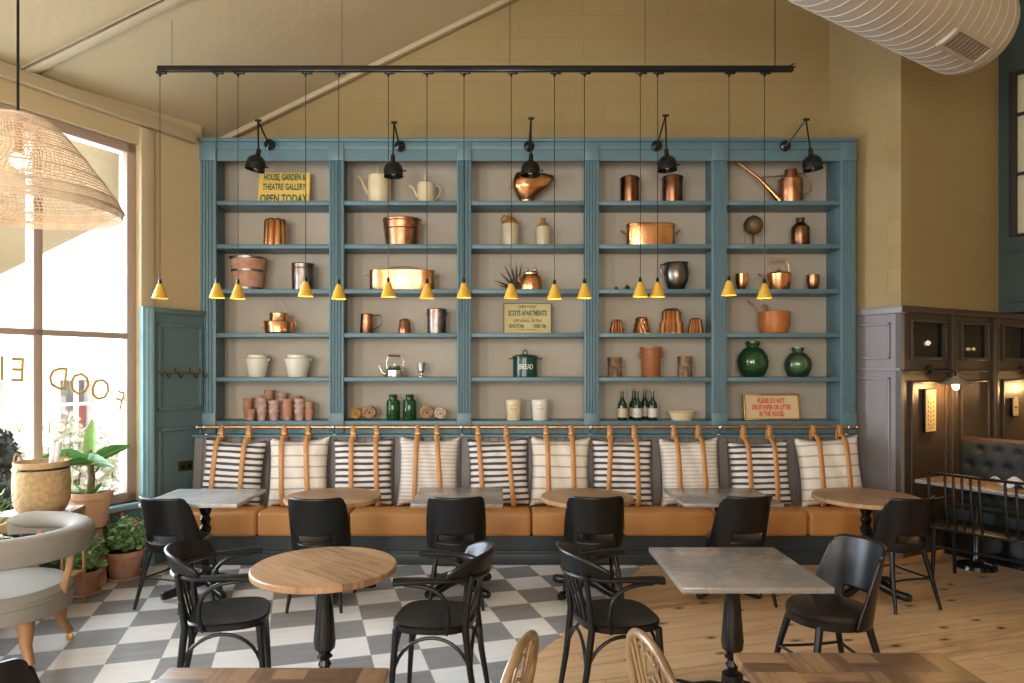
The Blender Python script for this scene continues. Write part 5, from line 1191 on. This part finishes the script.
MB().lathe([(.412, .385), (.418, .392), (.412, .40)], 48, sy=.95, cap=False).build('piping', 'greyfab', t)
for a in (-80, 2, 92):
    c, s = math.cos(R(a)), math.sin(R(a)) * .95
    MB().tube([(c * .385, s * .385, .38), (c * .43, s * .43, .54), (c * .455, s * .455, .68)], [.026, .020, .022], 10, flat=(1, .7)).build('post', 'oakleg', t)
for a in (-30, 50, 130, -140):
    c, s = math.cos(R(a)), math.sin(R(a))
    l_ = MB().tube([(c * .30, s * .30, .34), (c * .35, s * .35, .26), (c * .35, s * .35, .15), (c * .40, s * .40, .055)], [.055, .045, .030, .024], 12).build('leg', 'oakleg', t)
    mb = MB(); mb.lathe([(.016, -.01), (.022, -.008), (.022, .008), (.016, .01)], 16, (c * .40, s * .40, .022), rot=Matrix.Rotation(R(90), 3, 'X')); mb.tube([(c * .40, s * .40, .022), (c * .40, s * .40, .06)], .008, 8); mb.build('caster', 'brass', l_)

# ------------------------------------------------------------------ window corner: crate, basket, plants
crate = thing('wooden_crate', 'honey-coloured wooden side table holding the seagrass basket', 'side table', (-3.27, 5.0, 0), R(8))
mb = MB(); mb.box(-.26, .19, -.18, .18, .69, .72, .004); mb.build('top', 'wood', crate)
for q in (-.255, .175):
    for r_ in (-.165, .165): mb = MB(); mb.box(q - .0, q + .03 - .015, r_ - .015, r_ + .015, 0, .69, .003); mb.build('leg', 'wood', crate)
for r_ in (-.178, .16): mb = MB(); mb.box(-.25, .185, r_, r_ + .018, .60, .69, .003); mb.build('apron', 'wood', crate)
mb = MB(); mb.box(-.25, .185, -.16, .16, .22, .24, .003); mb.build('lower_shelf', 'wood', crate)
bk = thing('seagrass_basket', 'large woven seagrass basket with a dark band near the rim', 'basket', (-3.29, 4.98, .7205), R(8))
bh = .36; rip = lambda a, z: 1 + .008 * math.cos(60 * a) + .006 * math.cos(z * 260)
MB().lathe([(.13, 0), (.155, .015), (.176, .08), (.180, .2), (.174, .33), (.174, bh), (.164, bh), (.166, .2), (.145, .03), (.001, .02)], 120, ripple=rip).build('body', 'basket', bk, ang=80)
MB().lathe([(.178, bh - .055), (.181, bh - .05), (.181, bh - .045), (.178, bh - .04)], 60, cap=False).build('dark_band', 'black', bk)
for s in (-1, 1):
    mb = MB(); 
    for o_ in (0, .012): mb.tube([(.168 * s * math.cos(R(a)) * 1, .168 * s * math.sin(R(a)) * 1 - 0, bh - .01 + (.055 + o_) * math.sin(R((a + 25) / 50 * 180))) for a in range(-25, 26, 5)], .005, 6)
    mb.build('handle', 'basket', bk)
pr = thing('paper_roll', 'rolled pale paper standing in the seagrass basket', 'paper roll', (-3.25, 5.0, .745), 0); 
MB().lathe([(.03, 0), (.032, .47), (.024, .47), (.022, .0)], 24, rot=Matrix.Rotation(R(6), 3, 'Y')).build('outer_roll', 'paper', pr)
MB().lathe([(.018, .0), (.017, .455), (.001, .45)], 20, (.028, -.015, .02), rot=Matrix.Rotation(R(7), 3, 'Y')).build('inner_roll', 'paper', pr)
def pot(r0, r1, h, m, t, name='pot', saucer=True):
    MB().lathe([(r0 * .9, .0), (r0, .01), (r1 * .95, h * .8), (r1 * 1.03, h * .82), (r1 * 1.06, h * .98), (r1 * 1.02, h), (r1 * .93, h * .98), (r1 * .9, h * .88), (.001, h * .88)], 40).build(name, m, t)
    MB().lathe([(r1 * .9, h * .885), (r1 * .5, h * .90), (.001, h * .905)], 24, cap=False).build('soil', 'soil', t)
    if saucer: MB().lathe([(r0 * 1.1, 0), (r0 * 1.32, .006), (r0 * 1.4, .03), (r0 * 1.3, .03), (r0 * 1.2, .012)], 36, cap=False).build('saucer', m, t)
def leafblade(mb, base, dirv, L_, wd, droop, fold=.25, n=14, side=Vector((0, 0, 1)), roll_=0):
    d = Vector(dirv).normalized(); sd = d.cross(side); sd = sd.normalized() if sd.length > .1 else Vector((1, 0, 0)); sd = Matrix.Rotation(roll_, 3, d) @ sd; up = sd.cross(d)
    def fn(u, v):
        U = 2 * u - 1; w = wd * (math.sin(PI * min(1, v * .93 + .05)) ** .7) * (1 - .15 * v)
        p = Vector(base) + d * L_ * v + Vector((0, 0, -droop * v * v)); return p + sd * U * w + up * (abs(U) * fold * w + .004 * math.sin(v * 40) * abs(U))
    mb.grid(fn, 6, n)
st = thing('plant_stand', 'rust-coloured upturned pot under the banana plant', 'stand', (-3.28, 5.55, 0))
MB().lathe([(.115, 0), (.12, .02), (.11, .22), (.10, .36), (.085, .46), (.10, .473), (.02, .473)], 36).build('body', 'orange_glaze' if False else 'terra', st)
bp_ = thing('banana_plant', 'banana plant with broad leaves in a large terracotta pot', 'plant', (-3.28, 5.55, .474))
pot(.118, .16, .29, 'terrabig', bp_, saucer=False)
MB().tube([(0, 0, .25), (.01, 0, .40), (.0, 0, .53), (.005, 0, .62)], [.030, .028, .022, .014], 12).build('trunk', 'stem', bp_)
for i, (dv, L_, w_, dr, m, fo) in enumerate((((.06, 0, 1), .36, .048, 0, 'leaflight', .5), ((-.85, -.3, .62), .44, .075, .20, 'leaf', .2), ((.85, .2, .66), .37, .06, .08, 'leaf', .3), ((.8, -.5, .42), .36, .08, .13, 'leaf', .12), ((-.55, -.8, .25), .34, .075, .12, 'leaf', .2), ((-.35, .8, .5), .32, .06, .1, 'leaf', .2), ((-.9, .1, .1), .3, .05, .1, 'leaf', .2))):
    mb = MB(); leafblade(mb, (0, 0, .50), dv, L_, w_ * 1.15, dr, fo, roll_=(0, .9, -.8, -.9, .6, .3, .5)[i]); mb.build('leaf', m, bp_, ang=80)
    MB().tube([Vector((0, 0, .50)) + Vector(dv).normalized() * L_ * q + Vector((0, 0, -dr * q * q - .004)) for q in (0, .33, .66, .9)], [.008, .006, .004, .002], 6).build('midrib', 'leaflight', bp_)
mb = MB(); rr_ = random.Random(4)
for q in range(26):
    a = rr_.random() * 6.28; leafblade(mb, (math.cos(a) * .05, math.sin(a) * .05, .26), (math.cos(a), math.sin(a), rr_.uniform(.5, 1.6)), rr_.uniform(.08, .2), .022, .04, .2, 5)
mb.build('undergrowth', 'leaflight', bp_, ang=80)
def bush(name, label, loc, r0, r1, h, m, spread, tall, nleaf, petals, seed):
    t = thing(name, label, 'plant', loc); pot(r0, r1, h, m, t); rn = random.Random(seed); mb = MB(); ms = MB()
    for q in range(nleaf):
        a = rn.random() * 2 * PI; el = rn.random() ** .6; rad = spread * math.sin(el * 1.5) * rn.uniform(.4, 1); top = Vector((math.cos(a) * rad, math.sin(a) * rad, h + tall * rn.uniform(.15, 1) * math.cos(el * .9)))
        s = rn.uniform(.014, .030)
        if q % 6 == 0: ms.tube([(0, 0, h * .85), Vector((top.x * .5, top.y * .5, (h + top.z) / 2 + .03)), top], .003, 4)
        nrm = Vector((rn.uniform(-1, 1), rn.uniform(-1, 1), rn.uniform(.3, 1.2))).normalized(); tq = nrm.to_track_quat('Z', 'Y').to_matrix()
        vs = [mb.bm.verts.new(top + tq @ Vector((s * math.cos(R(g * 45)) * (1 if g % 2 else .75), s * math.sin(R(g * 45)) * (1 if g % 2 else .75), .006 * (g % 2)))) for g in range(8)]
        mb.bm.faces.new(vs)
    for q in range(petals):
        a = rn.random() * 2 * PI; top = Vector((math.cos(a) * spread * .8, math.sin(a) * spread * .6, h + tall * rn.uniform(.8, 1.15)))
        ms.tube([(0, 0, h), top], .003, 4)
        mp = MB()
        for g in range(5): mp.ball(top + Vector((rn.uniform(-.012, .012), rn.uniform(-.012, .012), rn.uniform(-.008, .01))), .010, seg=6)
        mp.build('flower', 'petal', t)
    mb.build('foliage', 'leafpale', t, smooth=False); ms.build('stems', 'leafpale', t)
    return t
def flo(px, py): y = F * H / (py - HY); return ((px - CX) * y / F, y, 0)
bush('potted_geranium', 'bushy red-flowered geranium in terracotta pot under the sill', flo(124.5, 578), .105, .15, .24, 'terra', .20, .27, 620, 5, 3)
bush('potted_geranium', 'trailing leafy geranium in small terracotta pot behind the armchair', flo(84, 594), .085, .115, .19, 'terra', .16, .28, 380, 0, 5)
bush('potted_geranium', 'low spreading pale-leaved plant half hidden behind the armchair', flo(38, 588), .08, .10, .14, 'terra', .24, .16, 220, 0, 8)
sp_ = thing('spiky_plant', 'spiky long-leaved potted plant cut by the left edge', 'plant', (-3.50, 4.55, 0)); pot(.14, .19, .62, 'terra2', sp_)
mb = MB(); rn = random.Random(9)
for q in range(34):
    a = rn.random() * 2 * PI; leafblade(mb, (0, 0, .55), (math.cos(a), math.sin(a), rn.uniform(.5, 2.2)), rn.uniform(.28, .55), .018, rn.uniform(.03, .18), .4, 10)
mb.build('leaves', 'leaflight', sp_, ang=80)
# coat rail with hooks and socket on the left wall
def lw(px, py, v=0.0):
    u = upx(px); p = LO + WD * u; z = H + (HY - py) * p.y / F; return u, z
ua_, za_ = lw(152.5, 372.5); ub_, zb_ = lw(196, 372.5)
t = thing('coat_rail', 'slim coppery coat rail with small hooks on the left wall', 'rail', LO + WD * ua_ + Vector((0, 0, za_)), LA)
ln = ub_ - ua_; MB().tube([(0, -.075, 0), (ln, -.075, 0)], .012, 10).build('rod', 'copper', t)
for q in (0.04, ln * .35, ln * .7, ln - .03):
    MB().tube([(q, -.03, 0), (q, -.085, 0), (q, -.085, .04)], .006, 8).build('bracket', 'black', t)
    MB().tube([(q + .05, -.075, 0), (q + .05, -.085, -.04), (q + .05, -.11, -.05), (q + .05, -.125, -.02)], .005, 8).build('hook', 'black', t)
us, zs = lw(182.5, 465.5)
t = thing('wall_socket', 'dark brass double socket low on the teal wall panelling', 'socket', LO + WD * us + Vector((0, 0, zs)), LA)
mb = MB(); mb.box(-.075, .075, -.042, -.03, -.045, .045, .004); mb.build('plate', 'socket', t)
mb = MB()
for q in (-.035, .035): mb.box(q - .02, q + .02, -.047, -.04, -.02, .012, .003)
mb.build('switch', 'black', t)
# gold lettering on the window glass, read from outside
lt = thing('window_lettering', 'arched gold lettering painted on the window glass, seen reversed', 'lettering', LO, LA)
for ch, px, py, s, rt in (('F', 117, 399.5, .21, 16), ('O', 97.5, 388.5, .24, 14), ('O', 77.5, 383, .24, 10), ('D', 56.5, 377.5, .24, 7), ('E', 17.5, 369, .24, 2), ('I', 1.5, 367.5, .24, 0), ('C', 62, 427, .13, 0), ('I', 49, 426.5, .13, 0), ('V', 19, 427, .13, 0), ('I', 7.5, 427, .13, 0)):
    k_ = (px - CX) / F; lx, ly = LO.x - WN.x * .098, LO.y - WN.y * .098; u = (k_ * ly - lx) / (WD.x - k_ * WD.y); z = H + (HY - py) * (ly + WD.y * u) / F; s *= 1.12; dz = s * .36
    rm = Matrix.Rotation(R(rt), 4, 'Y')
    o = text('letter', ch, s, 'gold', lt, (u, .098, z - dz), rot=(R(90), R(-rt) * -1, 0), mirror=False, sx=.85 if s > .15 else .8, bold=-.001)
    o.data.transform(Matrix.Diagonal((-1, 1, 1, 1)))

# ------------------------------------------------------------------ outside
def outp(u, v, z=0): return LO + WD * u - WN * v + Vector((0, 0, z))
def outobj(mb, name, m, **k): o = mb.build(name, m, **k); o.location = LO; o.rotation_euler = (0, 0, LA); return o
struct(outobj((lambda m: (m.box(-6, 26, .26, 12, -.12, -.02), m)[1])(MB()), 'ground', 'pave', smooth=False))
# building across the street: wall with a real shop window opening
d_ = 6.5
def outu(px, v):      # distance along the facade seen at pixel column px, v metres out
    k = (px - CX) / F; ox = LO.x - WN.x * v; oy = LO.y - WN.y * v; return (k * oy - ox) / (WD.x - k * WD.y)
s0, s1 = outu(60, d_), outu(96, d_)
def outz(px, py, v): u = outu(px, v); yy = LO.y - WN.y * v + WD.y * u; return H + (HY - py) * yy / F
zb_, zt_ = outz(75, 437, d_), outz(75, 380, d_)
sh0, sh1 = outu(-40, d_), outu(5, d_)
hb = thing('street_building', 'bright white rendered building across the street with dark shop window', 'building', LO, LA)
mb = MB(); mb.box(-6, sh0, d_, d_ + .4, 0, 7); mb.box(sh1, s0, d_, d_ + .4, 0, 7); mb.box(s1, 30, d_, d_ + .4, 0, 7)
for a, b in ((sh0, sh1), (s0, s1)): mb.box(a, b, d_, d_ + .4, 0, zb_); mb.box(a, b, d_, d_ + .4, zt_, 7)
mb.build('wall', 'plain', hb, smooth=False)
for a, b in ((sh0, sh1), (s0, s1)):
    mb = MB(); mb.box(a, b, d_ + .35, d_ + .4, zb_, zt_); mb.build('shop_window', 'shopdark', hb, smooth=False)
    mb = MB(); mb.box(a, b, d_ + .05, d_ + .1, zb_ + (zt_ - zb_) * .55, zb_ + (zt_ - zb_) * .6); mb.box((a + b) / 2 - .03, (a + b) / 2 + .03, d_ + .05, d_ + .1, zb_, zt_); mb.build('window_bar', 'plain', hb, smooth=False)
mb = MB(); mb.box(s0 + (s1 - s0) * .72, s0 + (s1 - s0) * .9, d_ + .25, d_ + .33, zb_, zb_ + (zt_ - zb_) * .6); mb.build('red_panel', 'shopred', hb, smooth=False)
def shrub(label, px, v, w, h, seed, m='blossom', n=900, name='flowering_shrub'):
    u = outu(px, v); o0 = outp(u, v); t = thing(name, label, 'shrub', o0); rn = random.Random(seed); mb = MB()
    for q in range(n):
        th_, ph = rn.random() * 2 * PI, rn.random() * PI * .5; rr = rn.uniform(.55, 1)
        p = Vector((w * rr * math.cos(th_) * math.cos(ph), w * rr * math.sin(th_) * math.cos(ph), h * .25 + h * .75 * rr * math.sin(ph) + rn.uniform(-.1, .1) * h)); s = rn.uniform(.02, .045)
        tq = Vector((rn.uniform(-1, 1), rn.uniform(-1, 1), rn.uniform(-.3, 1))).normalized().to_track_quat('Z', 'Y').to_matrix()
        mb.bm.faces.new([mb.bm.verts.new(p + tq @ Vector((s * a, s * b, 0))) for a, b in ((-1, -.4), (0, -1), (1, 0), (.2, 1))])
    mb.build('foliage', m, t, smooth=False); mb = MB()
    for q in range(7): a = q * .9; mb.tube([(0, 0, 0), (math.cos(a) * w * .3, math.sin(a) * w * .3, h * .45), (math.cos(a) * w * .6, math.sin(a) * w * .6, h * .75)], .012, 5)
    mb.build('stems', 'stem', t)
shrub('pink-white flowering shrub outside, behind the banana plant', 72, 1.3, .55, 1.22, 1)
shrub('pale flowering shrub outside, near the right window edge', 108, 1.5, .5, .95, 2)
shrub('pale flowering shrub outside, behind the basket', 30, 1.4, .5, .95, 6)
shrub('dark bushy plant outside the window above the basket', 3, .75, .20, 1.16, 3, 'darkleaf', 1500, 'dark_shrub')

# ------------------------------------------------------------------ right-hand dining nook
def wallthing(name, label, cat, px, py, grp=None):
    u = ubx(px); p = A1 + eB * u; z = H + (HY - py) * p.y / F
    return thing(name, label, cat, (p.x, p.y, z), aB, grp), p.y / F
t0 = None
for px, py, lb in ((928, 369.5, 'brass wall lamp with shallow cone shade above the tall print'), (1021, 369.5, 'brass wall lamp with cone shade at the right edge of the picture')):
    t, k = wallthing('wall_lamp', lb, 'wall lamp', px, py, 'brass wall lamps')
    mb = MB(); mb.lathe([(.045, 0), (.045, .012), (.02, .03), (.012, .06)], 20, rot=Matrix.Rotation(R(90), 3, 'X')); mb.build('wall_plate', 'black', t)
    mb = MB(); mb.tube([(0, -.05, 0), (.12, -.11, .005), (.19, -.15, -.02), (.19, -.15, -.07)], .007, 8); mb.build('arm', 'black', t)
    MB().lathe([(.02, -.06), (.03, -.075), (.045, -.085), (.135, -.135), (.132, -.138), (.04, -.095), (.002, -.08)], 32, (.19, -.15, 0)).build('shade', 'greyshade', t)
    MB().ball((.19, -.15, -.155), .03, 1, 1, 1.3, 14).build('bulb', 'bulb', t)
    l = lamp('wall_lamp_light', 'POINT', (0, 0, 0), 9, (1, .58, .24), shadow_soft_size=.03); l.parent = t; l.location = (.19, -.16, -.20)
for px, py, w, h, lb, k_ in ((927.5, 410.5, .092, .205, 'tall framed print with rows of small dark motifs', 0), (1012.5, 407, .062, .10, 'small framed pale print on the partition', 1), (1030, 406, .062, .10, 'framed print partly cut off at the right edge', 1)):
    t, k = wallthing('framed_print', lb, 'picture', px, py)
    mb = MB(); mb.box(-w, w, -.03, -.002, -h, h, .003); mb.build('frame', 'black', t)
    mb = MB(); mb.box(-w + .008, w - .008, -.0325, -.03, -h + .008, h - .008); mb.build('print', 'printp', t, smooth=False)
    mb = MB()
    if k_ == 0:
        for i in range(3):
            for j in range(6): mb.ball(((i - 1) * .045, -.0325, .08 - j * .042 - (i % 2) * .01), .011, .8, .1, 1.3, 8)
        mb.box(-.05, .05, -.034, -.032, -.165, -.16)
    else: mb.box(-.03, .03, -.034, -.032, -.008, .008); mb.box(-.02, .02, -.034, -.032, -.03, -.026)
    mb.build('motifs', 'inkd', t)
dN = Vector((.47, -.883, 0)); nN = Vector((.883, .47, 0)); aN = math.atan2(dN.y, dN.x)
# local: x along the row (towards camera), y away from the settle (towards the wall)
t = thing('dining_table', 'long pale-edged wooden dining table in the dark nook', 'table', Vector((3.74, 6.22, 0)), aN)
mb = MB(); mb.box(0, 1.7, 0, .62, TBH - .035, TBH, .006); mb.build('tabletop', 'tabletop', t)
mb = MB(); mb.box(-.001, 1.701, -.004, .0, TBH - .033, TBH - .002, .001); mb.build('edge_strip', 'marble', t)
for xx in (.35, 1.35):
    mb = MB(); mb.lathe([(.16, 0), (.15, .03), (.05, .06), (.03, .10), (.05, .4), (.035, .62), (.05, TBH - .04)], 24, (xx, .31, 0)); mb.build('pedestal', 'black', t)
o = thing('linen_napkin', 'crumpled white linen napkin on the nook table', 'napkin', W(1013, 488, 5.83) * 1.0, aN); o.location.z = TBH + .002
def nap(u, v): return Vector(((u - .5) * .26, (v - .5) * .2, .03 + .025 * math.sin(u * 9 + v * 5) + .02 * math.cos(v * 11 - u * 4)))
MB().grid(nap, 16, 14).build('cloth', 'linen', o, solid=.006, ang=80)
st_ = Vector((3.50, 5.64, 0)); dS = Vector((.583, -.813, 0)); aS = math.atan2(dS.y, dS.x)
t = thing('spindle_settle', 'black spindle-back settle seen from behind, in front of the nook table', 'settle', st_, aS)
LS = 1.55
MB().tube([(0, .0, .87)] + [(LS * q / 10, -.0 - .02 * math.sin(PI * q / 10), .895) for q in range(0, 11)], .013, 10, flat=(.8, 1.4)).build('top_rail', 'chair', t)
xs_ = [.0, .12, .18, .24, .30, .36, .53, .60, .67, .74, .81, 1.0, 1.07, 1.14, 1.21, 1.28, 1.45, 1.55]
for xx in xs_:
    bw = .035; MB().tube([(xx, 0, .89), (xx + .0, bw * .6 - .01, .76), (xx + .01, .03 - .03, .62), (xx + .005, .05, .46)], .0105 if xx not in (0, 1.55) else .014, 8).build('spindle', 'chair', t)
mb = MB(); mb.box(-.02, LS + .02, .04, .46, .435, .46, .008); mb.build('seat', 'chair', t)
for xx in (.02, LS / 2, LS - .02):
    MB().tube([(xx, .06, .45), (xx, .02, 0)], [.018, .013], 10).build('leg', 'chair', t); MB().tube([(xx, .42, .45), (xx, .45, 0)], [.018, .013], 10).build('leg', 'chair', t)
MB().tube([(.02, .04, .30), (LS - .02, .04, .30)], .009, 8).build('stretcher', 'chair', t)
for xx in (0.0,): MB().tube([(xx, 0, .66), (xx + .02, .2, .67), (xx + .02, .4, .66), (xx + .02, .42, .45)], .011, 8).build('armrest', 'chair', t)
bk_ = Vector((4.52, 6.70, 0))
t = thing('tufted_banquette', 'charcoal button-tufted banquette against the partition', 'bench', bk_, aN)
mb = MB(); mb.box(-.025, 1.7, -.03, .05, 0, 1.085, .006); mb.build('wooden_frame', 'darkwood', t)
def tuft(u, v):
    x_, z_ = u * 1.66, .45 + v * .61; q = 0
    for r_ in range(4):
        for c_ in range(11):
            bx_, bz_ = .08 + c_ * .16 + (r_ % 2) * .08, .53 + r_ * .15; dd = (x_ - bx_) ** 2 + (z_ - bz_) ** 2; q += math.exp(-dd / .0009)
    return Vector((x_, -.06 - .03 * (1 - abs(2 * v - 1) ** 4) + .045 * min(q, 1), z_))
MB().grid(tuft, 80, 34).build('tufted_back', 'tuft', t, ang=80, solid=.01)
mb = MB(); mb.box(0, 1.66, -.40, -.05, .33, .46, .03, seg=3); mb.build('seat_cushion', 'tuft', t)
mb = MB(); mb.box(0, 1.66, -.36, -.02, 0, .33); mb.build('base', 'black', t)
